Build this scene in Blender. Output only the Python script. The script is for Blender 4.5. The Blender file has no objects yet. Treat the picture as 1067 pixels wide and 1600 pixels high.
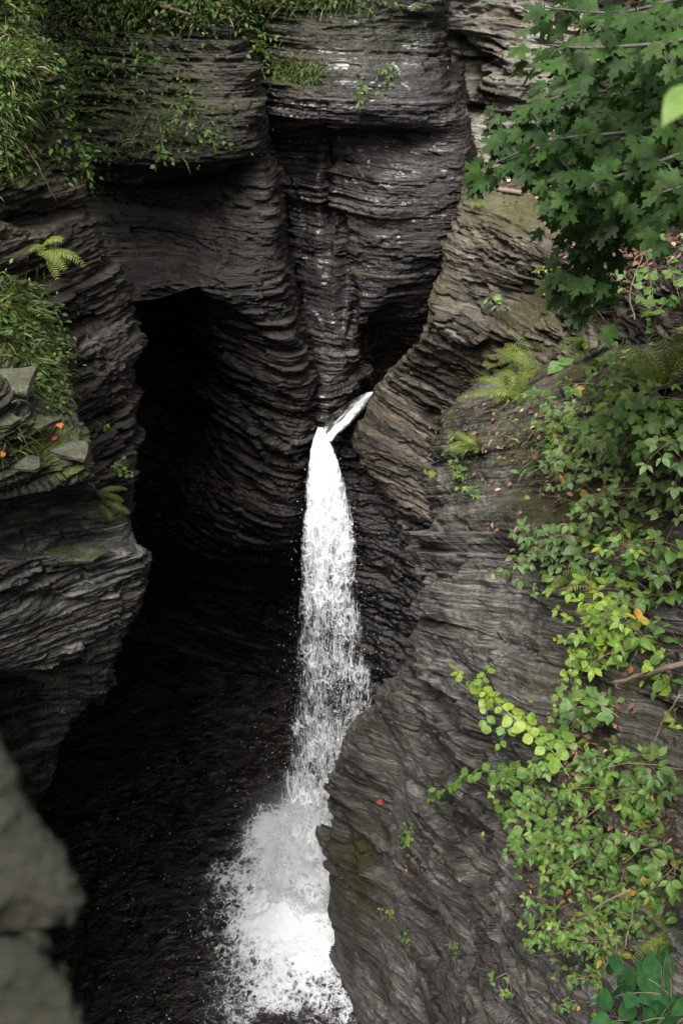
import bpy, math, random
import numpy as np
from mathutils import Vector

random.seed(7)
RNG = np.random.default_rng(11)
SC = bpy.context.scene
COL = SC.collection
STEP = 1.45          # mesh spacing in photo pixels at the cliff faces

# ------------------------------------------------------------------ camera model
CZ = 25.0
PITCH = math.radians(35.0)
VFOV = math.radians(62.0)
F = 800.0 / math.tan(VFOV / 2)
cp, sp = math.cos(PITCH), math.sin(PITCH)
CAM = np.array([0.0, 0.0, CZ])


def P(px, py, Y=None, x=None, t=None, z=None):
    """World point seen at a photo pixel at forward distance Y (or at x, depth t, or height z)."""
    v = (800.0 - py) / F
    rx = (px - 533.5) / F
    ry = cp + sp * v
    rz = -sp + cp * v
    if Y is not None: t = Y / ry
    elif x is not None: t = x / rx
    elif z is not None: t = (z - CZ) / rz
    return np.array([rx * t, ry * t, CZ + rz * t])


def project(p):
    q = p - CAM
    t = q[..., 1] * cp - q[..., 2] * sp
    u = q[..., 1] * sp + q[..., 2] * cp
    t_ = np.maximum(t, 0.05)
    return 533.5 + F * q[..., 0] / t_, 800 - F * u / t_, t


# ------------------------------------------------------------------ noise
def _hash(ix, iy, iz, seed):
    h = (ix.astype(np.int64) * 374761393 + iy.astype(np.int64) * 668265263 + iz.astype(np.int64) * 1274126177 + seed * 974711) & 0xFFFFFFFF
    h = ((h ^ (h >> 13)) * 1274126177) & 0xFFFFFFFF
    h = ((h ^ (h >> 16)) * 2246822519) & 0xFFFFFFFF
    h = h ^ (h >> 15)
    return (h & 0xFFFFFF).astype(np.float64) / float(0xFFFFFF)


def vnoise(x, y, z, seed=0):
    ix, iy, iz = np.floor(x), np.floor(y), np.floor(z)
    fx, fy, fz = x - ix, y - iy, z - iz
    fx = fx * fx * (3 - 2 * fx); fy = fy * fy * (3 - 2 * fy); fz = fz * fz * (3 - 2 * fz)
    r = 0
    for a in (0, 1):
        wa = fx if a else 1 - fx
        for b in (0, 1):
            wb = fy if b else 1 - fy
            for c in (0, 1):
                wc = fz if c else 1 - fz
                r = r + wa * wb * wc * _hash(ix + a, iy + b, iz + c, seed)
    return r * 2 - 1


def fbm(x, y, z, octs=4, seed=0, gain=0.5):
    r, a, s = 0, 1.0, 0.0
    for o in range(octs):
        r = r + a * vnoise(x, y, z, seed + o * 17)
        s += a; a *= gain
        x, y, z = x * 2.03 + 5.1, y * 2.03 + 1.7, z * 2.03 + 9.2
    return r / s


def sstep(a, b, x):
    t = np.clip((x - a) / (b - a), 0, 1)
    return t * t * (3 - 2 * t)


# ------------------------------------------------------------------ mesh helpers
def mesh_np(name, V, T, mat=None, attrs=None, uv=None, smooth=True, parent=None, quads=False):
    me = bpy.data.meshes.new(name)
    V = np.asarray(V, dtype=np.float32); T = np.asarray(T, dtype=np.int32)
    k = T.shape[1]
    me.vertices.add(len(V)); me.vertices.foreach_set('co', V.ravel())
    me.loops.add(T.size); me.loops.foreach_set('vertex_index', T.ravel())
    me.polygons.add(len(T))
    me.polygons.foreach_set('loop_start', np.arange(0, T.size, k, dtype=np.int32))
    me.polygons.foreach_set('use_smooth', np.full(len(T), smooth, dtype=bool))
    for an, av in (attrs or {}).items():
        at = me.attributes.new(an, 'FLOAT', 'POINT')
        at.data.foreach_set('value', np.asarray(av, dtype=np.float32).ravel())
    if uv is not None:
        ul = me.uv_layers.new(name='UVMap')
        ul.data.foreach_set('uv', np.asarray(uv, dtype=np.float32)[T.ravel()].ravel())
    me.update(calc_edges=True)
    me.validate()
    if mat: me.materials.append(mat)
    o = bpy.data.objects.new(name, me); COL.objects.link(o)
    if parent: o.parent = parent
    return o


def tag(o, label=None, cat=None, group=None, kind=None):
    if label: o['label'] = label
    if cat: o['category'] = cat
    if group: o['group'] = group
    if kind: o['kind'] = kind
    return o


def empty(name, loc=(0, 0, 0)):
    o = bpy.data.objects.new(name, None); COL.objects.link(o)
    o.location = [float(c) for c in loc]; o.empty_display_size = 0.1
    return o


def spline_w(knots, params):
    """Hermite weights (len(params) x len(knots)), non-uniform Catmull-Rom."""
    n = len(knots); h = np.diff(knots)
    M = np.zeros((n, n))                       # tangents from control points
    D = np.zeros((n - 1, n))
    for i in range(n - 1):
        D[i, i] = -1 / h[i]; D[i, i + 1] = 1 / h[i]
    for i in range(1, n - 1):
        M[i] = (h[i] * D[i - 1] + h[i - 1] * D[i]) / (h[i - 1] + h[i])
    M[0] = D[0]; M[-1] = D[-1]
    W = np.zeros((len(params), n))
    j = np.clip(np.searchsorted(knots, params, side='right') - 1, 0, n - 2)
    s = (params - knots[j]) / h[j]
    I = np.eye(n)
    h00 = 2 * s**3 - 3 * s**2 + 1; h10 = s**3 - 2 * s**2 + s
    h01 = -2 * s**3 + 3 * s**2; h11 = s**3 - s**2
    W = h00[:, None] * I[j] + (h10 * h[j])[:, None] * M[j] + h01[:, None] * I[j + 1] + (h11 * h[j])[:, None] * M[j + 1]
    return W


def grid_tris(nu, nv):
    a = np.arange(nu * nv).reshape(nu, nv)
    return np.stack([a[:-1, :-1].ravel(), a[:-1, 1:].ravel(), a[1:, 1:].ravel(), a[1:, :-1].ravel()], 1)


def grid_normals(G):
    du = np.gradient(G, axis=0); dv = np.gradient(G, axis=1)
    n = np.cross(du, dv)
    return n / (np.linalg.norm(n, axis=2, keepdims=True) + 1e-9)


# bedding planes shared by every face, so beds run on from wall to wall
def _beds(lo, hi, seed):
    r = np.random.default_rng(seed); z = -4.0; out = [z]
    while z < 46:
        z += lo + (hi - lo) * r.random() ** 2
        out.append(z)
    return np.array(out)


THIN = _beds(0.035, 0.16, 3)
MEDB = _beds(0.18, 0.6, 8)
THICK = _beds(0.5, 1.9, 5)


def strata(G, N, amp, seed=0):
    """Displace a face by its beds: stepped offsets per bed, joints along the bed, weathering noise."""
    sc = amp.get('scale', 1.0)
    x, y, z = G[..., 0] * sc, G[..., 1] * sc, G[..., 2] * sc - (sc - 1) * 18
    zw = z + amp.get('dip', 0) * y + 0.10 * fbm(x * .25, y * .25, z * .05, 2, seed + 1) + 0.03 * x + 0.015 * fbm(x * 2., y * 2., z * 2, 2, seed + 2)
    off = np.zeros_like(x)
    s = x * .83 + y * .61
    sm = amp.get('smooth', 1.0); js = amp.get('joint', 1.0)
    for beds, a_, jl, fq in ((THIN, amp['thin'], .42, 1.9), (MEDB, amp['med'], .8, 1.1), (THICK, amp['thick'], 1.9, .5)):
        k = np.searchsorted(beds, zw) - 1
        k = np.clip(k, 0, len(beds) - 2)
        lo, hi = beds[k], beds[k + 1]
        fr = (zw - lo) / (hi - lo)
        kk = k.astype(float)
        o1 = .7 * vnoise(s * fq, x * .3 - y * .4, kk * 7.313, seed + 5) + .5 * vnoise(s * fq * 3.1, x - y, kk * 3.77, seed + 7)
        jw = s + .25 * fbm(x * 1.7, y * 1.7, z * 1.7, 2, seed + 6)
        cell = np.floor(jw / (jl * js) + _hash(kk, kk * 0, kk * 0, seed) * 10)
        o2 = _hash(kk, cell, kk * 0 + 3, seed + 9) * 2 - 1
        o3 = _hash(kk, kk * 0 + 5, kk * 0, seed + 12) * 2 - 1
        edge = np.abs(2 * fr - 1) ** 6
        if beds is not THIN:                 # tilted joint faces: planes that break at the joints
            fs = jw / (jl * js) + _hash(kk, kk * 0, kk * 0, seed) * 10 - cell - .5
            off += amp.get('facet', .06) * (1 if beds is THICK else .45) * (fs * (_hash(kk, cell, kk * 0 + 8, seed) * 2 - .6) + (fr - .5) * (_hash(kk, cell, kk * 0 + 6, seed) * 2 - 1))
        off += a_ * (sm * .5 * o1 + amp['block'] * o2 + .8 * o3 + (fr - .5) * .7 - edge * .35)
    zone = .3 + 1.35 * sstep(-.28, .30, fbm(x * .42, y * .42, z * .55, 3, seed + 60))      # ledgy zones and smoother ones
    off = off * zone
    jn = s / 2.3 + .10 * fbm(x * .8, y * .8, z * .35, 3, seed + 61) + np.floor(z / 2.6 + vnoise(s * .3, x * 0, x * 0, seed)) * .37
    jd = np.abs(jn - np.floor(jn) - .5)
    off -= amp.get('crack', .10) * np.exp(-(jd / .016) ** 2) * sstep(-.1, .2, vnoise(np.floor(jn) * 3.1, z * .5, x * 0, seed + 62))
    off += amp['wave'] * fbm(x * .55, y * .55, z * .75, 3, seed + 20)
    off += amp['rough'] * fbm(x * 4, y * 4, z * 12, 5, seed + 30, .6)
    ch = fbm(x * 1.6, y * 1.6, z * 4.5, 4, seed + 40)          # spalled flakes
    off -= amp.get('chip', .06) * sstep(.10, .22, ch)
    off = off * (1 - amp.get('flat', .45) * sstep(.45, .9, N[..., 2]))
    H = N * np.array([1, 1, .25]); H /= np.linalg.norm(H, axis=2, keepdims=True) * .7 + .3
    return G + H * (off / sc)[..., None]


ZB = {}                                      # visible point per photo pixel cell, to seat plants on the rock
ZW, ZH = 356, 534


def zb_add(G, N, name):
    px, py, t = project(G.reshape(-1, 3))
    ix = (px / 3).astype(int); iy = (py / 3).astype(int)
    ok = (ix >= 0) & (ix < ZW) & (iy >= 0) & (iy < ZH) & (t > .3)
    idx = np.nonzero(ok)[0]
    idx = idx[np.argsort(-t[idx])]
    c = iy[idx] * ZW + ix[idx]
    if 't' not in ZB:
        ZB['t'] = np.full(ZW * ZH, 1e9); ZB['p'] = np.zeros((ZW * ZH, 3)); ZB['n'] = np.zeros((ZW * ZH, 3))
    tmp_t = np.full(ZW * ZH, 1e9); tmp_p = np.zeros((ZW * ZH, 3)); tmp_n = np.zeros((ZW * ZH, 3))
    Gf = G.reshape(-1, 3); Nf = N.reshape(-1, 3)
    tmp_t[c] = t[idx]; tmp_p[c] = Gf[idx]; tmp_n[c] = Nf[idx]
    m = tmp_t < ZB['t']
    ZB['t'][m] = tmp_t[m]; ZB['p'][m] = tmp_p[m]; ZB['n'][m] = tmp_n[m]


def on_rock(px, py):
    ix = int(min(max(px / 3, 0), ZW - 1)); iy = int(min(max(py / 3, 0), ZH - 1))
    for r in range(0, 8):
        for dy in range(-r, r + 1):
            for dx in range(-r, r + 1):
                if max(abs(dx), abs(dy)) != r: continue
                a, b = ix + dx, iy + dy
                if 0 <= a < ZW and 0 <= b < ZH and ZB['t'][b * ZW + a] < 1e8:
                    return ZB['p'][b * ZW + a].copy(), ZB['n'][b * ZW + a].copy()
    return P(px, py, t=10), np.array([0, -1, 0.])


def cliff(name, rows, mat, amp, label, seed=0, dents=(), moss=(), world=False, step=STEP, up=None, base_moss=0.0, zbuf=True):
    """rows: control points (px, py, Y) or world points -> spline face -> bedded rock with thickness from its own curvature."""
    if world: C = np.array(rows, dtype=float)
    else: C = np.array([[P(a, b, Y=c) for a, b, c in r] for r in rows])
    if up:                                   # carry the face on above the frame, leaning back
        top = C[0]
        ext = []
        for dz, dy in up: ext.append(top + np.array([0, dy, dz]))
        C = np.concatenate([np.array(ext[::-1]), C], 0)
    R, K = C.shape[:2]
    du = np.linalg.norm(np.diff(C, axis=0), axis=2).mean(1); dv = np.linalg.norm(np.diff(C, axis=1), axis=2).mean(0)
    ku = np.concatenate([[0], np.cumsum(np.maximum(du, .05))]); kv = np.concatenate([[0], np.cumsum(np.maximum(dv, .05))])
    px, py, t = project(C)
    infr = (px > -140) & (px < 1220) & (py > -120) & (py < 1760)
    lu = np.hypot(np.diff(px, axis=0), np.diff(py, axis=0)); lv = np.hypot(np.diff(px, axis=1), np.diff(py, axis=1))
    wu = (infr[:-1] | infr[1:]); wv = (infr[:, :-1] | infr[:, 1:])
    pu, pv = [], []
    for i in range(R - 1):
        vis = lu[i][wu[i]]
        n = int(np.clip((np.percentile(vis, 80) / step) if len(vis) else du[i] / .35, 3, 420))
        n = max(n, min(int(du[i] / .35), 60))
        pu += list(ku[i] + (ku[i + 1] - ku[i]) * np.arange(n) / n)
    for j in range(K - 1):
        vis = lv[:, j][wv[:, j]]
        n = int(np.clip((np.percentile(vis, 80) / step) if len(vis) else dv[j] / .35, 3, 420))
        n = max(n, min(int(dv[j] / .35), 60))
        pv += list(kv[j] + (kv[j + 1] - kv[j]) * np.arange(n) / n)
    pu.append(ku[-1]); pv.append(kv[-1])
    Wu = spline_w(ku, np.array(pu)); Wv = spline_w(kv, np.array(pv))
    G = np.einsum('ur,rck,vc->uvk', Wu, C, Wv)
    N = grid_normals(G)
    flip = np.median(((CAM - G) * N).sum(2)) < 0
    if flip: N = -N
    gx, gy, gt = project(G)
    for (a, b, ra, rb, dep) in dents:        # sculpted hollows (dep > 0) and bosses (dep < 0)
        w = np.exp(-(((gx - a) / ra) ** 2 + ((gy - b) / rb) ** 2) * 1.2) * (gt > .5)
        G = G - N * (w * dep)[..., None]
    N = grid_normals(G) * (-1 if flip else 1)
    G = strata(G, N, amp, seed)
    N = grid_normals(G) * (-1 if flip else 1)
    ms = np.full(G.shape[:2], float(base_moss))
    for (a, b, ra, rb, s) in moss:
        ms = np.maximum(ms, s * np.exp(-(((gx - a) / ra) ** 2 + ((gy - b) / rb) ** 2)) * (gt > .5))
    T = grid_tris(*G.shape[:2])
    if not flip: pass
    else: T = T[:, ::-1]
    o = mesh_np(name, G.reshape(-1, 3), T, mat, {'moss': ms.ravel()})
    tag(o, label, 'rock face', kind='structure')
    if zbuf: zb_add(G, N, name)
    return o


# ------------------------------------------------------------------ materials
def mat_new(name):
    m = bpy.data.materials.new(name); m.use_nodes = True
    nt = m.node_tree; nt.nodes.clear()
    return m, nt, nt.nodes, nt.links


class NB:
    """Tiny node builder."""
    def __init__(self, name):
        self.m, self.nt, self.n, self.l = mat_new(name)
        self.out = self.n.new('ShaderNodeOutputMaterial')

    def node(self, typ, props=None, **ins):
        nd = self.n.new(typ)
        for k, v in (props or {}).items(): setattr(nd, k, v)
        for k, v in ins.items():
            key = int(k[1:]) if k[0] == 'i' and k[1:].isdigit() else k.replace('_', ' ')
            self.set(nd.inputs[key], v)
        return nd

    def set(self, sock, v):
        if hasattr(v, 'is_output') or isinstance(v, bpy.types.NodeSocket): self.l.new(v, sock)
        elif isinstance(v, bpy.types.Node): self.l.new(v.outputs[0], sock)
        else: sock.default_value = v

    def math(self, op, a, b=0.0, c=None, clamp=False):
        nd = self.n.new('ShaderNodeMath'); nd.operation = op; nd.use_clamp = clamp
        self.set(nd.inputs[0], a); self.set(nd.inputs[1], b)
        if c is not None: self.set(nd.inputs[2], c)
        return nd.outputs[0]

    def mapr(self, v, a, b, c=0.0, d=1.0, smooth=True):
        nd = self.n.new('ShaderNodeMapRange'); nd.interpolation_type = 'SMOOTHSTEP' if smooth else 'LINEAR'
        self.set(nd.inputs[0], v)
        for i, q in enumerate((a, b, c, d)): self.set(nd.inputs[1 + i], q)
        return nd.outputs[0]

    def noise(self, vec, scale, detail=4, rough=.55, dist=0.0):
        nd = self.n.new('ShaderNodeTexNoise'); self.set(nd.inputs['Vector'], vec)
        nd.inputs['Scale'].default_value = scale; nd.inputs['Detail'].default_value = detail
        nd.inputs['Roughness'].default_value = rough; nd.inputs['Distortion'].default_value = dist
        return nd.outputs['Fac']

    def mapping(self, vec, scale=(1, 1, 1), loc=(0, 0, 0), rot=(0, 0, 0)):
        nd = self.n.new('ShaderNodeMapping'); self.set(nd.inputs['Vector'], vec)
        nd.inputs['Scale'].default_value = scale; nd.inputs['Location'].default_value = loc; nd.inputs['Rotation'].default_value = rot
        return nd.outputs[0]

    def mix(self, f, a, b):
        nd = self.n.new('ShaderNodeMix'); nd.data_type = 'RGBA'
        self.set(nd.inputs['Factor'], f)
        for s, v in ((nd.inputs['A'], a), (nd.inputs['B'], b)):
            pass
        A = [i for i in nd.inputs if i.name == 'A' and i.type == 'RGBA'][0]; B = [i for i in nd.inputs if i.name == 'B' and i.type == 'RGBA'][0]
        self.set(A, v4(a)); self.set(B, v4(b))
        return [o for o in nd.outputs if o.type == 'RGBA'][0]

    def ramp(self, v, stops):
        nd = self.n.new('ShaderNodeValToRGB'); self.set(nd.inputs[0], v)
        e = nd.color_ramp.elements
        while len(e) < len(stops): e.new(.5)
        for q, (p, c) in zip(e, stops): q.position = p; q.color = v4(c)
        return nd.outputs[0]

    def attr(self, name):
        nd = self.n.new('ShaderNodeAttribute'); nd.attribute_name = name
        return nd.outputs['Fac']

    def bump(self, h, strength, dist, normal=None):
        nd = self.n.new('ShaderNodeBump'); self.set(nd.inputs['Height'], h)
        nd.inputs['Strength'].default_value = strength; nd.inputs['Distance'].default_value = dist
        if normal is not None: self.set(nd.inputs['Normal'], normal)
        return nd.outputs[0]


def v4(c):
    if isinstance(c, (tuple, list)) and len(c) == 3: return (c[0], c[1], c[2], 1)
    return c


def rock_mat(name, dark, mid, light, rough=(.35, .7), brown=.4, pale=.3, mossc=(.045, .055, .012), zs=13., lat=.55, bump=.6, spec=.2, grain=1.0, dip=0.0, tone_r=(.55, 1.4), coat=0.0, bands=.35):
    b = NB(name)
    co = b.node('ShaderNodeTexCoord').outputs['Object']
    geo = b.node('ShaderNodeNewGeometry')
    warp = b.node('ShaderNodeTexNoise'); b.set(warp.inputs['Vector'], co); warp.inputs['Scale'].default_value = .8; warp.inputs['Detail'].default_value = 3
    wv = b.node('ShaderNodeVectorMath', {'operation': 'MULTIPLY_ADD'}, i0=warp.outputs['Color'], i1=(.4, .4, .07), i2=co).outputs[0]
    if dip:                                  # tilt the bedding
        sx = b.node('ShaderNodeSeparateXYZ', i0=wv)
        wv = b.node('ShaderNodeCombineXYZ', i0=sx.outputs[0], i1=sx.outputs[1], i2=b.math('MULTIPLY_ADD', sx.outputs[1], dip, sx.outputs[2])).outputs[0]
    S = b.noise(b.mapping(wv, (lat, lat, zs)), 1.0, 7, .62)
    S2 = b.noise(b.mapping(wv, (lat * 5, lat * 5, zs * 3.5)), 1.0, 5, .6)
    N1 = b.noise(co, .45, 4, .55); N2 = b.noise(co, 14, 6, .65); N3 = b.noise(co, 1.7, 5, .6)
    mixv = b.math('ADD', b.math('MULTIPLY', S, .6), b.math('ADD', b.math('MULTIPLY', S2, .22), b.math('MULTIPLY', N2, .18)))
    col = b.ramp(mixv, [(.38, dark), (.49, mid), (.60, light)])
    tone = b.mapr(N1, .32, .68, tone_r[0], tone_r[1])
    col = b.mix(1.0, col, col)
    mul = b.node('ShaderNodeVectorMath', {'operation': 'SCALE'}); b.set(mul.inputs[0], col); b.set(mul.inputs['Scale'], tone)
    col = mul.outputs[0]
    lum = sum(mid) / 3
    col = b.mix(b.math('MULTIPLY', b.mapr(N3, .5, .72), brown), col, (lum * 1.35, lum * .92, lum * .6))
    pl = b.math('MULTIPLY', b.mapr(b.math('ADD', b.math('MULTIPLY', b.noise(co, 3.3, 6, .7), .7), b.math('MULTIPLY', N2, .3)), .56, .68), pale)
    col = b.mix(pl, col, tuple(min(1, c * 2.1) for c in light))
    band = b.noise(b.mapping(wv, (lat * .35, lat * .35, zs * .22)), 1.0, 3, .55)       # single beds of another stone
    col = b.mix(b.math('MULTIPLY', b.mapr(band, .56, .64), bands), col, tuple(c * 1.15 * k for c, k in zip(light, (1.02, .98, .86))))
    col = b.mix(b.math('MULTIPLY', b.mapr(band, .44, .37), bands), col, (lum * .95, lum * .62, lum * .38))
    nz = b.node('ShaderNodeSeparateXYZ', i0=geo.outputs['Normal']).outputs[2]
    mn = b.noise(co, 2.6, 6, .7)
    ma = b.attr('moss')
    mf = b.math('MULTIPLY', b.mapr(b.math('ADD', b.math('MULTIPLY', nz, .35), mn), .44, .74), b.math('MULTIPLY', ma, 1.6), clamp=True)
    mcol = b.mix(b.noise(co, 22, 4, .6), tuple(c * .5 for c in mossc), tuple(c * 1.6 for c in mossc))
    col = b.mix(mf, col, mcol)
    rg = b.mapr(b.math('ADD', b.math('MULTIPLY', S2, .5), b.math('MULTIPLY', N3, .5)), .35, .65, rough[0], rough[1])
    rg = b.math('MAXIMUM', rg, b.math('MULTIPLY', mf, .9))
    h = b.math('ADD', b.math('MULTIPLY', S, 1.0), b.math('ADD', b.math('MULTIPLY', S2, .55), b.math('MULTIPLY', N2, .45 * grain)))
    bp = b.bump(h, min(1, bump * 1.4), .075)
    bp = b.bump(b.noise(co, 60, 3, .6), .25 * grain, .008, bp)
    bs = b.node('ShaderNodeBsdfPrincipled', Base_Color=col, Roughness=rg, Normal=bp)
    bs.inputs['Specular IOR Level'].default_value = spec
    bs.inputs['Coat Roughness'].default_value = .13
    if coat:                                 # seeping water films
        b.set(bs.inputs['Coat Weight'], b.math('MULTIPLY', b.mapr(b.noise(b.mapping(wv, (.55, .55, 5.)), 1.0, 6, .68), .46, .62), coat))
    b.l.new(bs.outputs[0], b.out.inputs[0])
    return b.m


M = {}
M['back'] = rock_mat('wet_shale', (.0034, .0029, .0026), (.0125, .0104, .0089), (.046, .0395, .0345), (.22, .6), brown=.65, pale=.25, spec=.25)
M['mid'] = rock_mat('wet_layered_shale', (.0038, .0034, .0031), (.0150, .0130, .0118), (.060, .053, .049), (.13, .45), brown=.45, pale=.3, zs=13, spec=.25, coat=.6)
M['pale'] = rock_mat('pale_shale', (.03, .028, .025), (.09, .083, .073), (.19, .176, .157), (.5, .85), brown=.3, pale=.4, zs=9)
M['right_up'] = rock_mat('brown_shale', (.0055, .0046, .0037), (.027, .0228, .0178), (.094, .08, .0635), (.4, .8), brown=.6, pale=.4, zs=12, mossc=(.04, .04, .013))
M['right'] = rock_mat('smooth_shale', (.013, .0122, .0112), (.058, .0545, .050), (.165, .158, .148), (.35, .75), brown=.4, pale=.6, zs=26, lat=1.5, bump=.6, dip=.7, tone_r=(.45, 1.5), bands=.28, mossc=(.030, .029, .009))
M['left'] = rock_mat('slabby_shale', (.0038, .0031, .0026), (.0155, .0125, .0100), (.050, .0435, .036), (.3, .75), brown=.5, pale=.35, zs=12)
M['ledge'] = rock_mat('broken_slab_rock', (.005, .0047, .0042), (.024, .0232, .020), (.095, .092, .083), (.28, .7), brown=.4, pale=.4, zs=20, lat=1.2)
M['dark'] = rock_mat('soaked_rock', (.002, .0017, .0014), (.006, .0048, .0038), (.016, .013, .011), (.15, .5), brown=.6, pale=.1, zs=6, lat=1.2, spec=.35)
M['soil'] = rock_mat('leafy_soil', (.008, .006, .005), (.022, .015, .011), (.05, .033, .023), (.8, 1), brown=.6, pale=.1, zs=4, lat=3)

A_BACK = dict(facet=.12, smooth=.6, thin=.04, med=.055, thick=.08, block=.8, wave=.15, rough=.07, chip=.07)
A_MID = dict(thin=.045, med=.06, thick=.09, block=.7, wave=.2, rough=.05, chip=.05)
A_RUP = dict(facet=.22, flat=.1, smooth=.6, thin=.035, med=.05, thick=.06, block=.9, wave=.15, rough=.10, chip=.13, scale=1.25)
A_RLO = dict(facet=.30, thin=.010, med=.022, thick=.075, block=.8, wave=.24, rough=.026, chip=.04, dip=.7, scale=1.25)
A_LEFT = dict(facet=.12, thin=.03, med=.07, thick=.08, block=.8, wave=.12, rough=.08, chip=.10, smooth=.5, scale=1.5)
A_LEDGE = dict(thin=.06, med=.13, thick=.10, block=.5, wave=.10, rough=.09, chip=.10, smooth=.6, joint=1.6, scale=2.0, flat=.6)
A_PALE = dict(thin=.06, med=.10, thick=.16, block=.7, wave=.25, rough=.09, chip=.12)


# ------------------------------------------------------------------ the gorge
def wrapL(r, a=30, dy=.9, a2=75, dy2=3.2):
    """Turn a face's left edge away from the gorge: the rock goes on round the corner."""
    x, y, Y = r[0]
    return [(x + a2, y, Y + dy2), (x + a, y, Y + dy)] + r


def wrapR(r, a=30, dy=.9, a2=75, dy2=3.2):
    x, y, Y = r[-1]
    return r + [(x - a, y, Y + dy), (x - a2, y, Y + dy2)]


UP = [(3.0, .6), (7.0, 2.5), (12.0, 7.0)]

rowsA = [
    [(-160, -80, 19.8), (60, -80, 19.3), (200, -80, 19.0), (310, -80, 18.9), (368, -80, 19.2), (384, -80, 20.2), (392, -80, 23)],
    [(-160, 60, 19.4), (60, 60, 18.9), (200, 60, 18.4), (320, 60, 18.2), (386, 60, 18.6), (400, 60, 19.6), (406, 60, 22.5)],
    [(-160, 170, 19.0), (60, 170, 18.4), (200, 170, 17.9), (330, 170, 17.5), (398, 170, 18.0), (412, 170, 19.2), (418, 170, 22)],
    [(-160, 250, 18.6), (60, 255, 18.0), (200, 258, 17.5), (330, 255, 17.2), (404, 232, 17.8), (419, 232, 18.9), (425, 232, 22)],
    [(-160, 290, 19.0), (60, 296, 18.8), (200, 296, 19.0), (330, 283, 18.5), (412, 258, 18.0), (427, 258, 18.9), (433, 258, 22)],
    [(-160, 340, 18.8), (60, 345, 18.5), (200, 345, 18.6), (330, 335, 18.0), (424, 310, 17.8), (438, 310, 18.6), (444, 310, 21.5)],
    [(-160, 420, 18.0), (60, 425, 17.8), (200, 430, 17.8), (330, 415, 17.3), (436, 410, 17.5), (450, 410, 18.2), (456, 410, 21)],
    [(-160, 470, 17.6), (60, 475, 17.4), (200, 474, 17.3), (330, 452, 17.0), (446, 490, 17.2), (462, 490, 17.9), (468, 490, 20.5)],
    [(-160, 520, 20.0), (60, 515, 20.5), (200, 500, 20.5), (330, 490, 18.0), (456, 555, 17.3), (474, 555, 17.9), (480, 555, 20)],
    [(-160, 640, 22.0), (60, 640, 22.5), (200, 640, 22.5), (340, 640, 19.2), (466, 640, 17.5), (488, 640, 18.0), (494, 640, 20)],
    [(-160, 790, 22.0), (60, 790, 23.0), (200, 790, 22.5), (340, 780, 19.2), (450, 790, 17.7), (478, 790, 18.0), (486, 790, 20)],
    [(-160, 870, 22.5), (60, 870, 24.0), (200, 870, 23.5), (340, 850, 20.0), (450, 850, 18.6), (476, 850, 19.0), (484, 850, 21)],
    [(-160, 960, 24.0), (60, 960, 26.0), (200, 960, 26.0), (340, 940, 24.0), (450, 930, 22.5), (480, 940, 22.5), (490, 940, 23)],
    [(-160, 1130, 24.0), (60, 1130, 26.0), (200, 1130, 26.0), (340, 1110, 25.0), (450, 1100, 24.0), (480, 1110, 23.5), (490, 1110, 23)],
]
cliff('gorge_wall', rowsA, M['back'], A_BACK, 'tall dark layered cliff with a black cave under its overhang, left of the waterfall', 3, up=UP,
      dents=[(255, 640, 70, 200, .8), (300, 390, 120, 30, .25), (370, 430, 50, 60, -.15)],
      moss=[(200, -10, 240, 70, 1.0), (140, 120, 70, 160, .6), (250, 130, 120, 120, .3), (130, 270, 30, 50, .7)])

rowsB = [
    [(360, -80, 22.5), (400, -80, 21.0), (450, -80, 20.6), (520, -80, 20.4), (600, -80, 20.5), (675, -80, 20.9), (692, -80, 22.5), (700, -80, 26)],
    [(375, 80, 21.5), (412, 80, 20.3), (455, 80, 19.9), (520, 80, 19.7), (600, 80, 19.8), (682, 80, 20.1), (698, 80, 21.8), (705, 80, 25)],
    [(390, 185, 21), (424, 185, 19.8), (460, 185, 19.4), (520, 185, 19.2), (600, 180, 19.2), (690, 172, 19.5), (710, 172, 21), (720, 172, 24)],
    [(398, 232, 21), (430, 232, 20.4), (465, 232, 20.2), (520, 226, 20.0), (600, 218, 19.9), (700, 205, 19.6), (722, 205, 20.8), (740, 205, 24)],
    [(410, 300, 21), (440, 300, 20.2), (475, 300, 20.0), (512, 300, 19.7), (600, 295, 19.3), (716, 288, 19.2), (750, 288, 20.5), (790, 288, 23)],
    [(425, 400, 20.8), (452, 400, 19.9), (484, 400, 19.7), (524, 400, 19.3), (600, 395, 18.9), (705, 390, 19.0), (760, 390, 20.5), (800, 390, 22)],
    [(440, 500, 20.4), (464, 500, 19.5), (500, 500, 19.2), (540, 495, 18.9), (598, 490, 18.8), (662, 485, 19.5), (740, 485, 21), (800, 485, 22)],
    [(445, 560, 20), (472, 560, 19.1), (505, 560, 18.8), (545, 555, 18.7), (592, 545, 19.6), (650, 540, 20.5), (740, 540, 21.5), (800, 540, 22)],
    [(455, 615, 19.6), (482, 615, 18.6), (506, 615, 18.3), (540, 610, 18.8), (575, 600, 20.2), (640, 600, 21), (740, 600, 22), (800, 600, 22)],
    [(470, 670, 19.4), (496, 670, 18.2), (512, 670, 18.1), (535, 665, 18.8), (575, 660, 20), (640, 660, 21), (740, 660, 22), (800, 660, 22)],
    [(470, 760, 19.4), (496, 760, 18.4), (512, 760, 18.3), (535, 760, 18.8), (575, 760, 20), (640, 760, 21), (740, 760, 22), (800, 760, 22)],
]
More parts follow.
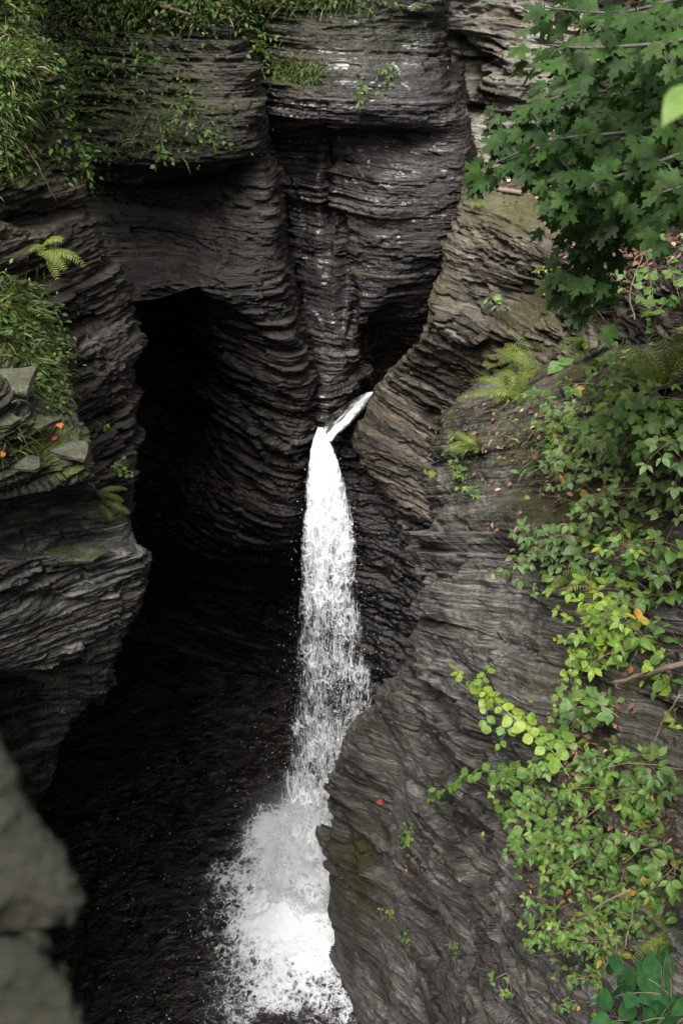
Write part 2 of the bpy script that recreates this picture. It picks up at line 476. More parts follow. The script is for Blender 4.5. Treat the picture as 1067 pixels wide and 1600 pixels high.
cliff('gorge_wall', rowsB, M['mid'], A_MID, 'wet thinly bedded rock face with shining ledges directly above the waterfall', 9, up=UP,
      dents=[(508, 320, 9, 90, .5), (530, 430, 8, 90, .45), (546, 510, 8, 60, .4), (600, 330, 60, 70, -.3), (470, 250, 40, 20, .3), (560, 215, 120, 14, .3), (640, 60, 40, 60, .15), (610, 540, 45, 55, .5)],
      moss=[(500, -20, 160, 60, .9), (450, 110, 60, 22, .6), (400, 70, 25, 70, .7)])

rowsC = [
    [(640, -80, 24.5), (700, -80, 23.6), (760, -80, 23.6), (840, -80, 22.8), (920, -80, 21.6), (1020, -80, 20.4), (1250, -80, 18.0)],
    [(640, 40, 24.3), (700, 40, 23.2), (760, 40, 23.0), (840, 40, 22.2), (920, 40, 21.2), (1020, 40, 20), (1250, 40, 17.5)],
    [(640, 100, 24.3), (700, 100, 23.0), (760, 100, 22.3), (840, 100, 21.8), (920, 100, 20.9), (1020, 100, 19.6), (1250, 100, 17)],
    [(640, 180, 24), (700, 180, 22.2), (760, 180, 21.9), (840, 180, 21.3), (920, 180, 20.5), (1020, 180, 19.2), (1250, 180, 16.6)],
    [(640, 250, 23.5), (700, 250, 21.4), (760, 250, 20.9), (840, 250, 20.4), (920, 250, 19.6), (1020, 250, 18.6), (1250, 250, 16)],
    [(640, 330, 23), (700, 330, 20.8), (760, 330, 20.3), (840, 330, 19.6), (920, 330, 18.8), (1020, 330, 17.6), (1250, 330, 15)],
]
cliff('gorge_wall', rowsC, M['pale'], A_PALE, 'pale grey layered cliff in the distance behind the maple leaves', 21, up=UP,
      dents=[(722, 100, 34, 34, 1.5), (700, 60, 40, 10, .7), (800, 120, 60, 40, -.3), (740, 160, 30, 15, .4)], base_moss=.12)

rowsR1 = [
    [(724, 268, 18.6), (800, 255, 19.0), (860, 262, 18.0), (900, 280, 17.0), (980, 300, 14.5), (1150, 330, 10.5)],
    [(716, 300, 17.4), (790, 305, 17.2), (850, 320, 16.4), (900, 345, 15.4), (980, 375, 13.0), (1150, 420, 9.2)],
    [(710, 332, 16.8), (770, 348, 15.9), (840, 380, 14.8), (900, 402, 13.9), (980, 430, 11.8), (1150, 470, 8.4)],
    [(700, 375, 16.7), (765, 395, 15.7), (840, 425, 14.5), (900, 445, 13.5), (980, 470, 11.4), (1150, 510, 8.0)],
    [(690, 435, 16.5), (760, 455, 15.4), (840, 480, 14.2), (900, 500, 13.0), (980, 520, 11.0), (1150, 560, 7.6)],
    [(656, 512, 16.2), (735, 535, 15.0), (830, 555, 13.6), (900, 565, 12.4), (980, 570, 10.6), (1150, 600, 7.3)],
    [(640, 548, 16.7), (715, 575, 15.6), (815, 590, 13.9), (900, 595, 12.6), (980, 600, 10.7), (1150, 630, 7.4)],
    [(578, 622, 18.2), (655, 640, 16.7), (755, 650, 15.0), (880, 650, 12.8), (980, 650, 10.8), (1150, 680, 7.5)],
    [(550, 694, 17.2), (628, 725, 16.3), (720, 740, 15.1), (860, 740, 13.0), (980, 740, 11.0), (1150, 760, 7.6)],
    [(600, 772, 16.7), (655, 805, 15.9), (735, 830, 15.1), (860, 830, 13.0), (980, 830, 11.0), (1150, 850, 7.6)],
    [(640, 870, 16.6), (690, 890, 15.9), (760, 900, 15.1), (870, 900, 13.0), (980, 900, 11.0), (1150, 920, 7.6)],
]
rowsR1 = [wrapL(r, 22, 1.0, 60, 4.0) for r in rowsR1]
cliff('gorge_wall', rowsR1, M['right_up'], A_RUP, 'brown stepped cliff with a flat mossy top ledge, below the maple', 33,
      dents=[(840, 460, 70, 30, .5), (800, 545, 60, 14, .35), (690, 470, 14, 40, -.15)],
      moss=[(820, 330, 110, 45, .5), (850, 470, 60, 60, .55), (760, 570, 70, 30, .7), (690, 440, 40, 60, .25)])

rowsF = [
    [(505, 640, 19), (520, 640, 18.7), (545, 645, 18.5), (590, 650, 18.9), (660, 650, 18.2), (740, 650, 17.2)],
    [(470, 760, 22), (492, 760, 18.0), (540, 760, 17.5), (600, 760, 17.5), (660, 760, 17.0), (740, 760, 16.4)],
    [(480, 900, 22), (496, 900, 18.0), (540, 900, 17.3), (600, 900, 16.9), (660, 900, 16.4), (740, 900, 15.8)],
    [(485, 1050, 22), (500, 1050, 17.8), (540, 1050, 17.1), (600, 1050, 16.5), (660, 1050, 15.9), (740, 1050, 15.2)],
    [(490, 1200, 22), (505, 1200, 17.6), (540, 1200, 16.9), (600, 1200, 16.2), (660, 1200, 15.4), (740, 1200, 14.6)],
    [(490, 1420, 22), (505, 1420, 17.4), (540, 1420, 16.6), (600, 1420, 15.9), (660, 1420, 15.0), (740, 1420, 14.2)],
]
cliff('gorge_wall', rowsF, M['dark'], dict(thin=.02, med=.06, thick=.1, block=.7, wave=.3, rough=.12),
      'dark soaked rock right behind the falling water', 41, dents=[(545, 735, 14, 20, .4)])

rowsR2 = [
    [(700, 632, 15.4), (745, 600, 14.9), (800, 578, 13.9), (870, 562, 12.4), (960, 545, 10.2), (1100, 520, 7.6), (1350, 480, 5.2)],
    [(684, 690, 13.6), (735, 655, 13.0), (790, 645, 11.6), (860, 640, 9.8), (960, 620, 7.7), (1100, 590, 6.0), (1350, 560, 4.3)],
    [(670, 745, 13.0), (725, 745, 11.6), (790, 735, 9.8), (870, 730, 8.0), (970, 720, 6.6), (1100, 700, 5.2), (1350, 680, 3.8)],
    [(656, 840, 12.7), (715, 850, 10.5), (790, 850, 8.2), (870, 850, 6.8), (970, 850, 5.6), (1100, 850, 4.5), (1350, 850, 3.3)],
    [(661, 910, 12.4), (715, 935, 9.8), (790, 940, 7.6), (870, 940, 6.3), (970, 940, 5.1), (1100, 940, 4.1), (1350, 940, 3.0)],
    [(650, 1000, 12.2), (705, 1020, 9.5), (790, 1020, 7.1), (870, 1020, 5.8), (970, 1020, 4.7), (1100, 1020, 3.8), (1350, 1020, 2.8)],
    [(600, 1080, 12.6), (670, 1100, 9.9), (770, 1100, 6.9), (870, 1100, 5.3), (970, 1100, 4.3), (1100, 1100, 3.4), (1350, 1100, 2.5)],
    [(535, 1162, 13.0), (620, 1180, 11.0), (730, 1190, 7.2), (850, 1190, 5.1), (970, 1190, 3.9), (1100, 1190, 3.1), (1350, 1190, 2.3)],
    [(516, 1280, 13.0), (590, 1290, 11.6), (700, 1300, 8.0), (840, 1300, 4.8), (970, 1300, 3.5), (1100, 1300, 2.8), (1350, 1300, 2.1)],
    [(523, 1400, 12.9), (590, 1410, 11.4), (700, 1420, 7.6), (840, 1420, 4.3), (970, 1420, 3.1), (1100, 1420, 2.4), (1350, 1420, 1.8)],
    [(527, 1500, 12.6), (605, 1510, 10.8), (725, 1510, 6.8), (840, 1510, 4.0), (970, 1510, 2.8), (1100, 1510, 2.2), (1350, 1510, 1.6)],
    [(552, 1600, 11.0), (625, 1610, 9.6), (715, 1610, 6.6), (840, 1620, 3.7), (970, 1620, 2.5), (1100, 1620, 1.9), (1350, 1620, 1.4)],
    [(585, 1760, 9.4), (645, 1760, 8.4), (730, 1760, 5.6), (840, 1760, 3.2), (970, 1760, 2.1), (1100, 1760, 1.6), (1350, 1760, 1.2)],
    [(640, 2000, 7.0), (690, 2000, 6.2), (760, 2000, 4.4), (850, 2000, 2.6), (970, 2000, 1.7), (1100, 2000, 1.3), (1350, 2000, .9)],
]
SPREAD = {3: 1.08, 4: 1.2, 5: 1.32, 6: 1.4}     # the wall splays towards the viewer
rowsR2 = [[(a, b, Y * (1 + (SPREAD.get(j + 1, 1) - 1) * min(1, i / 2))) for j, (a, b, Y) in enumerate(r)] for i, r in enumerate(rowsR2)]
rowsR2 = [wrapL(r, 30, 1.2, 80, 4.2) for r in rowsR2]
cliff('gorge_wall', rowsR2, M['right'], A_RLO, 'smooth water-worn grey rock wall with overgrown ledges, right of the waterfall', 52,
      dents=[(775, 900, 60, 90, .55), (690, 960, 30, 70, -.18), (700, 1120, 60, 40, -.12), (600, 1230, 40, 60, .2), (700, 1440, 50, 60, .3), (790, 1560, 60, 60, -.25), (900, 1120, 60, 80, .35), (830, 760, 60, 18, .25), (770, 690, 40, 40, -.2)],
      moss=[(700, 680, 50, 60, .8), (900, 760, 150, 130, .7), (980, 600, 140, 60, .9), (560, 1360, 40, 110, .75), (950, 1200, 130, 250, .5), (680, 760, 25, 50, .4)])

rowsK = [
    [(870, 440, 14.4), (960, 440, 12.0), (1060, 460, 9.9), (1200, 470, 7.7), (1550, 490, 5.2)],
    [(885, 370, 15.4), (970, 365, 13.4), (1067, 355, 11.5), (1200, 340, 9.5), (1550, 300, 6.5)],
    [(905, 260, 18.0), (985, 210, 16.5), (1085, 160, 14.5), (1250, 100, 12.5), (1600, 0, 9)],
    [(935, 60, 19.5), (1030, -40, 18.5), (1130, -100, 17.0), (1350, -200, 15), (1700, -300, 12)],
]
cliff('bank_terrain', rowsK[::-1], M['soil'], dict(thin=.02, med=.04, thick=.05, block=.5, wave=.3, rough=.12),
      'dark brown leaf-littered soil bank in the shade under the maple', 61, step=2.5)

silL = [(8, -80, 13.6), (42, 30, 13.1), (76, 120, 12.8), (104, 200, 12.6), (130, 310, 12.3), (166, 395, 12.1), (204, 490, 11.9), (212, 570, 11.4), (206, 680, 10.9), (201, 760, 10.6), (196, 860, 10.5), (180, 980, 10.6), (150, 1100, 10.8)]
rowsL1 = [[(x - 420, y, Y - 3.5), (x - 220, y, Y - 2.05), (x - 100, y, Y - .95), (x - 25, y, Y - .25), (x, y, Y)] for x, y, Y in silL]
rowsL1 = [wrapR(r, 30, 1.2, 80, 4.5) for r in rowsL1]
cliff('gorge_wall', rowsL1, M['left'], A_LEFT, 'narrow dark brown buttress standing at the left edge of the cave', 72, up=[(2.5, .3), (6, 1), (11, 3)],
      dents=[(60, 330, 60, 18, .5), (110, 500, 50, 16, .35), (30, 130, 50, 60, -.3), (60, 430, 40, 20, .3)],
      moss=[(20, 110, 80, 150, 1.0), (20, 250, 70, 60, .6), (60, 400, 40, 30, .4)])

rowsL2 = [
    [(-220, 400, 8.4), (-20, 430, 9.6), (50, 450, 10.2), (96, 560, 10.2)],
    [(-220, 510, 7.4), (-10, 548, 8.6), (50, 580, 8.9), (108, 640, 9.1)],
    [(-220, 640, 6.6), (0, 655, 7.5), (70, 690, 7.8), (130, 708, 8.0)],
    [(-220, 735, 6.4), (0, 742, 7.2), (70, 744, 7.5), (134, 738, 7.8)],
    [(-220, 765, 7.0), (0, 768, 8.0), (80, 768, 8.3), (150, 768, 8.4)],
    [(-220, 800, 7.0), (0, 802, 8.0), (95, 805, 8.3), (196, 820, 8.5)],
    [(-220, 845, 6.9), (0, 848, 7.9), (105, 848, 8.2), (200, 838, 8.4)],
    [(-220, 880, 6.3), (0, 880, 7.2), (110, 870, 7.7), (223, 872, 8.1)],
    [(-220, 910, 6.3), (0, 912, 7.1), (105, 905, 7.6), (218, 905, 8.1)],
    [(-220, 980, 6.3), (0, 985, 7.1), (95, 985, 7.5), (200, 970, 8.0)],
    [(-220, 1030, 6.3), (0, 1032, 7.1), (85, 1035, 7.5), (172, 1038, 8.0)],
    [(-220, 1060, 7.3), (0, 1065, 8.2), (70, 1075, 8.5), (138, 1090, 8.6)],
    [(-220, 1170, 7.3), (0, 1170, 8.3), (55, 1170, 8.6), (102, 1150, 8.8)],
    [(-220, 1300, 7.3), (0, 1300, 8.4), (30, 1300, 8.7), (55, 1260, 8.9)],
]
rowsL2 = [wrapR(r, 18, .7, 60, 2.6) for r in rowsL2]
cliff('rock_ledge_terrain', rowsL2, M['ledge'], A_LEDGE,
      'near ledge of broken slabs jutting out over the pool at the left', 83, dents=[(70, 940, 60, 12, .15), (30, 690, 30, 10, .15)], step=1.05,
      moss=[(30, 500, 80, 80, .9), (60, 700, 80, 40, .9), (100, 735, 50, 14, 1.0), (160, 790, 30, 20, .5)])

# lower walls out of the light, closing the gorge under the ledges; then an added one behind the viewer
rowsW = [[(-11, Yy, -1.5), (-10.5, Yy, 4), (-9.0, Yy, 9), (-6.5, Yy, 14), (-4.4, Yy, 18)] for Yy in (27, 20, 13, 8, 3, -3)]
cliff('gorge_wall', rowsW, M['back'], A_BACK, 'undercut rock wall in deep shade along the left side of the pool', 91, world=True, step=4, zbuf=False)
ring = [(-5.0, 6.0), (-5.6, -2.0), (-6.0, -9.0), (-2.0, -13.0), (3.0, -12.5), (5.5, -7.0), (4.6, -1.5), (4.2, 2.0)]  # unseen wall, added so low light from behind stays off the cave
rowsQ = [[(x * s, y * s, z) for x, y in ring] for z, s in ((34, 1.6), (30, 1.2), (25, 1.05), (19, 1.0), (12, 1.0), (5, 1.05), (-1.5, 1.1))]
cliff('gorge_wall', rowsQ, M['back'], A_BACK, 'unseen rock wall added round behind the viewpoint to block low light', 95, world=True, step=8, zbuf=False)

# ------------------------------------------------------------------ water
def water_white(name, su, sv, seed, soft=.17):
    """Broken white water: filaments and holes cut by density; scatters light, no colour of its own."""
    b = NB(name)
    uv = b.node('ShaderNodeUVMap', {'uv_map': 'UVMap'}).outputs[0]
    m = b.mapping(uv, (su, sv, 1), (seed * 3.7, seed * 1.9, seed * .77))
    w = b.node('ShaderNodeTexNoise'); b.set(w.inputs['Vector'], m); w.inputs['Scale'].default_value = 1.3; w.inputs['Detail'].default_value = 4
    wv = b.node('ShaderNodeVectorMath', {'operation': 'MULTIPLY_ADD'}, i0=w.outputs['Color'], i1=(.9, .9, .4), i2=m).outputs[0]
    vo = b.node('ShaderNodeTexVoronoi', {'feature': 'DISTANCE_TO_EDGE'}, Vector=wv, Scale=2.4)
    vo2 = b.node('ShaderNodeTexVoronoi', {'feature': 'DISTANCE_TO_EDGE'}, Vector=wv, Scale=6.5)
    lace = b.math('SUBTRACT', 1.0, b.math('MULTIPLY', vo.outputs['Distance'], 2.6), clamp=True)
    lace2 = b.math('SUBTRACT', 1.0, b.math('MULTIPLY', vo2.outputs['Distance'], 2.6), clamp=True)
    n1 = b.noise(wv, 1.1, 5, .6); n2 = b.noise(wv, 9, 4, .65)
    L = b.math('ADD', b.math('ADD', b.math('MULTIPLY', lace, .3), b.math('MULTIPLY', lace2, .2)), b.math('ADD', b.math('MULTIPLY', b.mapr(n1, .3, .7), .32), b.math('MULTIPLY', b.mapr(n2, .3, .7), .24)))
    d = b.attr('dens')
    thr = b.math('SUBTRACT', 1.02, d)
    a = b.mapr(L, b.math('SUBTRACT', thr, soft), b.math('ADD', thr, soft * 1.2))
    a = b.math('MULTIPLY', a, b.mapr(d, .02, .2))
    bp = b.bump(L, .6, .06)
    df = b.node('ShaderNodeBsdfPrincipled', Base_Color=(.84, .86, .88, 1), Roughness=.45, Normal=bp)
    df.inputs['Subsurface Weight'].default_value = 0.0
    tl = b.node('ShaderNodeBsdfTranslucent', Color=(.84, .86, .88, 1))
    ms = b.node('ShaderNodeMixShader', i0=.18, i1=df.outputs[0], i2=tl.outputs[0])
    tr = b.node('ShaderNodeBsdfTransparent')
    fin = b.node('ShaderNodeMixShader', i0=a, i1=tr.outputs[0], i2=ms.outputs[0])
    b.l.new(fin.outputs[0], b.out.inputs[0])
    return b.m


def pool_mat():
    b = NB('pool_water')
    co = b.node('ShaderNodeTexCoord').outputs['Object']
    w = b.node('ShaderNodeTexNoise'); b.set(w.inputs['Vector'], co); w.inputs['Scale'].default_value = .6; w.inputs['Detail'].default_value = 3
    wv = b.node('ShaderNodeVectorMath', {'operation': 'MULTIPLY_ADD'}, i0=w.outputs['Color'], i1=(1.2, 1.2, 0), i2=co).outputs[0]
    n1 = b.noise(b.mapping(wv, (2.2, 3.4, 1)), 1.0, 4, .6); n2 = b.noise(wv, 9.0, 4, .6)
    bp = b.bump(b.math('ADD', n1, b.math('MULTIPLY', n2, .2)), 1.0, .2)
    nb = b.noise(co, 1.5, 6, .7)
    col = b.mix(b.mapr(nb, .35, .65), (.005, .0046, .004), (.020, .0165, .0132))
    bs = b.node('ShaderNodeBsdfPrincipled', Base_Color=col, Roughness=.06, IOR=1.33, Normal=bp)
    b.l.new(bs.outputs[0], b.out.inputs[0])
    return b.m


# pool: one rippled sheet
gx, gy = np.meshgrid(np.linspace(-11.5, 3.5, 420), np.linspace(2, 27.5, 560), indexing='ij')
base = P(455, 1420, z=0)
rr = np.hypot(gx - base[0], gy - base[1])
ph = rr + .5 * fbm(gx * .7, gy * .7, gx * 0, 3, 5)
gz = .018 * np.exp(-rr / 6) * np.sin(ph * 7.5) + .055 * fbm(gx * 1.5, gy * 2.2, gx * 0 + .5, 3, 6) + .012 * fbm(gx * 5, gy * 5, gx * 0 + 2.5, 3, 7)
Gp = np.stack([gx, gy, gz], -1)
pool = mesh_np('water', Gp.reshape(-1, 3), grid_tris(420, 560), pool_mat())
tag(pool, 'dark rippled plunge pool at the foot of the waterfall', 'pool', kind='structure')

FALL = [  # py, left px, right px, Y, density
    (668, 498, 503, 17.05, 1.3), (684, 490, 513, 16.98, 1.3), (700, 485, 522, 16.9, 1.25), (730, 480, 534, 16.78, .92), (770, 474, 546, 16.66, .70),
    (810, 470, 555, 16.54, .60), (860, 467, 560, 16.4, .50), (920, 466, 562, 16.24, .38), (980, 461, 570, 16.08, .32), (1040, 455, 584, 15.92, .25),
    (1100, 448, 596, 15.76, .24), (1160, 440, 590, 15.6, .28), (1220, 432, 580, 15.45, .42), (1270, 424, 570, 15.3, .62), (1330, 416, 560, 15.12, .78), (1375, 410, 556, 15.0, .66), (1410, 405, 552, 14.9, .3)]
fa = np.array(FALL, float)


def fall_sheet(name, parent, mat, off, bulge, shrink, dscale, seed, nu=90, nv=420):
    py = np.linspace(668, 1408, nv)
    L_ = np.interp(py, fa[:, 0], fa[:, 1]); R_ = np.interp(py, fa[:, 0], fa[:, 2]); Y_ = np.interp(py, fa[:, 0], fa[:, 3]); D_ = np.interp(py, fa[:, 0], fa[:, 4])
    u = np.linspace(-1, 1, nu)
    G = np.zeros((nv, nu, 3)); dn = np.zeros((nv, nu))
    for i in range(nv):
        c, h = (L_[i] + R_[i]) / 2, (R_[i] - L_[i]) / 2 * shrink * .93 + 1.5
        s = (i / nv)
        a, b2 = P(c - h, py[i], Y=Y_[i]), P(c + h, py[i], Y=Y_[i])
        f = (u[:, None] + 1) / 2
        G[i] = a * (1 - f) + b2 * f
        G[i][:, 1] -= (bulge * (1 - u ** 2) + off) * (.25 + s)
        dn[i] = D_[i] * dscale
    wob = fbm(G[..., 0] * 2.2, G[..., 1] * 0 + seed, G[..., 2] * 1.1, 4, seed)
    vv = (np.linspace(0, 1, nv)[:, None] ** .8)
    G[..., 1] += wob * .28 * vv; G[..., 0] += .10 * vv * fbm(G[..., 0] * 2, G[..., 2] * .8, G[..., 2] * 0 + seed, 3, seed + 3)
    edge = 1 - np.abs(u[None, :]) ** 3.0
    en = .5 + .5 * fbm(u[None, :] * 0 + np.sign(u[None, :]) * 9 + seed, G[..., 2] * 1.5, G[..., 2] * 0, 3, seed + 4)
    dn = dn * np.clip(edge * (.5 + .85 * en) * 1.5, 0, 1) ** .8
    dn += .33 * fbm(G[..., 0] * 1.5, G[..., 2] * 1.3 + G[..., 0] * .5, G[..., 2] * 0 + 7, 4, 8) * vv * (dn > .05)
    uv = np.stack([G[..., 0], np.cumsum(np.concatenate([[0], np.linalg.norm(np.diff(G[:, nu // 2], axis=0), axis=1)]))[:, None] * np.ones((1, nu))], -1)
    return mesh_np(name, G.reshape(-1, 3), grid_tris(nv, nu), mat, {'dens': dn.ravel()}, uv.reshape(-1, 2), parent=parent)


fall = empty('waterfall', P(505, 672, Y=17.0))
tag(fall, 'tall narrow white waterfall plunging from the slot into the dark pool', 'waterfall')
fl = np.array(fall.location)


def to_local(o, root):
    o.location = [-c for c in root.location]


W1 = water_white('white_water_a', 2.6, 1.5, 1, .2); W2 = water_white('white_water_b', 6.5, .8, 2, .25); W3 = water_white('white_water_c', 4.0, .9, 3, .2)
for o in (fall_sheet('curtain', fall, W1, .32, .35, 1.0, .86, 3), fall_sheet('curtain', fall, W2, .10, .25, .97, .92, 14), fall_sheet('curtain', fall, W3, -.12, .15, .9, .88, 25)):
    to_local(o, fall)

# the chute that feeds the lip
ch = [(612, 574, 583, 18.6, .6), (622, 553, 577, 18.3, .42), (634, 531, 569, 18.0, .36), (648, 514, 557, 17.7, .36), (662, 504, 545, 17.4, .38), (676, 500, 527, 17.15, .55), (690, 499, 518, 17.0, .95)]
ca = np.array(ch, float); nv, nu = 110, 50
py = np.linspace(612, 690, nv); G = np.zeros((nv, nu, 3)); dn = np.zeros((nv, nu))
for i in range(nv):
    L_, R_, Y_, D_ = [np.interp(py[i], ca[:, 0], ca[:, k]) for k in (1, 2, 3, 4)]
    f = np.linspace(0, 1, nu)[:, None]
    G[i] = P(L_, py[i], Y=Y_) * (1 - f) + P(R_, py[i], Y=Y_ - .1) * f
    f = f[:, 0]
    dn[i] = D_ + .33 * np.exp(-((f - .75) / .16) ** 2) - .26 + .12 * f - .25 * np.exp(-(f / .12) ** 2)
G[..., 2] += .05 * fbm(G[..., 0] * 3, G[..., 1] * 2, G[..., 2], 3, 4)
uv = np.stack([np.ones((nv, 1)) * np.linspace(0, .8, nu)[None], np.linspace(0, 1.3, nv)[:, None] * np.ones((1, nu))], -1)
o = mesh_np('chute_water', (G - np.array([0, 0, .06])).reshape(-1, 3), grid_tris(nv, nu), bpy.data.materials['pool_water'], parent=fall); to_local(o, fall)
o = mesh_np('chute_foam', G.reshape(-1, 3), grid_tris(nv, nu), water_white('white_water_d', 5.0, .8, 6, .3), {'dens': dn.ravel()}, uv.reshape(-1, 2), parent=fall); to_local(o, fall)

# flying drops
OCT_V = np.array([(1, 0, 0), (-1, 0, 0), (0, 1, 0), (0, -1, 0), (0, 0, 1), (0, 0, -1)], float)
OCT_T = np.array([(0, 2, 4), (2, 1, 4), (1, 3, 4), (3, 0, 4), (2, 0, 5), (1, 2, 5), (3, 1, 5), (0, 3, 5)])


def drops(pts, sz, stretch):
    n = len(pts)
    V = OCT_V[None] * sz[:, None, None] * np.stack([np.ones(n), np.ones(n), stretch], 1)[:, None, :] + pts[:, None, :]
    T = OCT_T[None] + (np.arange(n) * 6)[:, None, None]
    return V.reshape(-1, 3), T.reshape(-1, 3)


n = 6000
py = 700 + (1400 - 700) * RNG.random(n) ** .75
L_ = np.interp(py, fa[:, 0], fa[:, 1]); R_ = np.interp(py, fa[:, 0], fa[:, 2]); Y_ = np.interp(py, fa[:, 0], fa[:, 3])
side = RNG.normal(0, .52, n); c = (L_ + R_) / 2 + side * (R_ - L_) / 2 * 1.0
pts = np.array([P(a, b, Y=d) for a, b, d in zip(c, py, Y_ - .35 + RNG.normal(0, .3, n))])
n2 = 4000
ang = RNG.random(n2) * 2 * np.pi; rad = np.abs(RNG.normal(0, 1.1, n2)) + .2
b0 = P(455, 1400, z=0)
pb = np.stack([b0[0] + np.cos(ang) * rad * .95, b0[1] - .5 + np.sin(ang) * rad * 1.5, np.abs(RNG.normal(0, .7, n2)) * np.exp(-rad * .5) + .03], -1)
n3 = 22000                                # the boil of spray where the fall lands
a3 = RNG.random(n3) * 2 * np.pi; r3 = np.abs(RNG.normal(0, .62, n3))
pc = np.stack([b0[0] + .15 + np.cos(a3) * r3 * 1.15, b0[1] - .15 + np.sin(a3) * r3 * .9, np.abs(RNG.normal(0, .55, n3)) * np.exp(-r3 * .5) + .03], -1)
pts = np.concatenate([pts, pb, pc])
V, T = drops(pts, .003 + .008 * RNG.random(len(pts)) ** 2.5, 1 + 1.5 * RNG.random(len(pts)))
b = NB('water_drop'); bs = b.node('ShaderNodeBsdfPrincipled', Base_Color=(.85, .87, .9, 1), Roughness=.2); b.l.new(bs.outputs[0], b.out.inputs[0])
o = mesh_np('spray', V, T, b.m, parent=fall); to_local(o, fall); o['kind'] = 'stuff'

# foam on the pool: heaped white water where the fall lands, lace towards the rim
nx, ny = 340, 460
X, Y = np.meshgrid(np.linspace(-4.6, 1.5, nx), np.linspace(10.3, 18.2, ny), indexing='ij')
fpx, fpy, _ = project(np.stack([X, Y, X * 0], -1))
blobs = [(455, 1430, 85, 75, 1.15), (450, 1370, 75, 50, 1.0), (470, 1490, 75, 50, 1.0), (405, 1370, 60, 45, .62), (370, 1365, 55, 40, .40), (440, 1540, 85, 45, .60), (500, 1520, 55, 60, .55), (400, 1480, 50, 80, .50), (464, 1320, 60, 60, 1.2), (472, 1265, 42, 45, .75), (385, 1560, 60, 40, .36), (535, 1560, 30, 60, .5), (480, 1570, 60, 30, .5), (420, 1430, 50, 60, .55)]
D = np.zeros_like(X)
wx = fbm(X * 1.1, Y * 1.1, X * 0, 4, 77) * 34; wy = fbm(X * 1.1, Y * 1.1, X * 0 + 4, 4, 78) * 34
for a, c, ra, rb, s in blobs:
    D = np.maximum(D, s * np.exp(-(((fpx + wx - a) / ra) ** 2 + ((fpy + wy - c) / rb) ** 2) * .9))
D = np.where(D < .06, 0, D)
rise = np.exp(-(((fpx + wx * .6 - 466) / 78) ** 2 + ((fpy + wy * .8 - 1392) / 50) ** 2))
Z = .035 + .30 * rise * np.clip(D, 0, 1) * (1 + 1.1 * fbm(X * 2.6, Y * 2.6, X * 0 + 3, 5, 82)) + .25 * np.clip(D - .45, 0, 1) * (1 + .6 * fbm(X * 2.5, Y * 2.5, X * 0, 4, 80)) + .05 * D * fbm(X * 5, Y * 5, X * 0, 4, 81)
foam = mesh_np('foam', np.stack([X, Y, Z], -1).reshape(-1, 3), grid_tris(nx, ny), water_white('white_foam', 2.3, 2.3, 9, .26), {'dens': (D * 1.05).ravel()}, np.stack([X, Y], -1).reshape(-1, 2))
tag(foam, 'churned white foam spreading over the pool below the waterfall', 'foam', kind='stuff')

# white flecks in arcs: painted ripple glints along with foam streaks
nf = 700
ang = RNG.uniform(1.7, 4.6, nf); rad = 1.6 + 5.2 * RNG.random(nf) ** 1.1
rad = np.round(rad * 2.2 + .3 * RNG.normal(0, 1, nf)) / 2.2 + RNG.normal(0, .06, nf)
fx, fy = b0[0] + np.cos(ang) * rad, b0[1] + np.sin(ang) * rad * 1.1
keep = (fbm(fx * .9, fy * .9, fx * 0, 3, 91) > .02) & (fx > -9) & (fx < .1)
fx, fy, ang = fx[keep], fy[keep], ang[keep]; m_ = len(fx)
V0 = np.array([(-1, 0, 0), (0, -.28, 0), (1, 0, 0), (0, .28, 0)], float)
sz = (.008 + .035 * RNG.random(m_) ** 3)
cs, sn = np.cos(ang + np.pi / 2), np.sin(ang + np.pi / 2)
Vx = V0[None, :, 0] * sz[:, None]; Vy = V0[None, :, 1] * sz[:, None]
V = np.stack([fx[:, None] + Vx * cs[:, None] - Vy * sn[:, None], fy[:, None] + Vx * sn[:, None] + Vy * cs[:, None], np.full((m_, 4), .08)], -1)
T = np.array([(0, 1, 2), (0, 2, 3)])[None] + (np.arange(m_) * 4)[:, None, None]
fk = mesh_np('glint_foam_flecks', V.reshape(-1, 3), T.reshape(-1, 3), bpy.data.materials['water_drop'])
tag(fk, 'tiny white flecks standing in for glints and foam streaks on the dark pool', 'foam', kind='stuff')

# mist
import bmesh
bm = bmesh.new(); bmesh.ops.create_icosphere(bm, subdivisions=4, radius=1)
me = bpy.data.meshes.new('mist'); bm.to_mesh(me); bm.free()
mist = bpy.data.objects.new('mist', me); COL.objects.link(mist)
mist.location = P(462, 1330, Y=14.6) + np.array([0, 0, .3]); mist.scale = (1.9, 1.4, 3.0)
b = NB('mist_air')
co = b.node('ShaderNodeTexCoord').outputs['Object']
ln = b.node('ShaderNodeVectorMath', {'operation': 'LENGTH'}, i0=co).outputs['Value']
g = b.math('POWER', b.math('SUBTRACT', 1.0, ln, clamp=True), 1.6)
dn_ = b.math('MULTIPLY', g, b.mapr(b.noise(co, 2.6, 4, .6), .25, .75, .3, 1.5))
vol = b.node('ShaderNodeVolumePrincipled', Color=(.99, .99, 1, 1), Density=b.math('MULTIPLY', dn_, .5), Anisotropy=0.0)
b.l.new(vol.outputs[0], b.out.inputs['Volume']); me.materials.append(b.m)
tag(mist, 'soft white mist hanging over the foot of the waterfall', 'mist', kind='stuff')

# ------------------------------------------------------------------ vegetation
UPV = np.array([0, 0, 1.0])


def unit(v):
    v = np.asarray(v, float)
    return v / (np.linalg.norm(v, axis=-1, keepdims=True) + 1e-9)


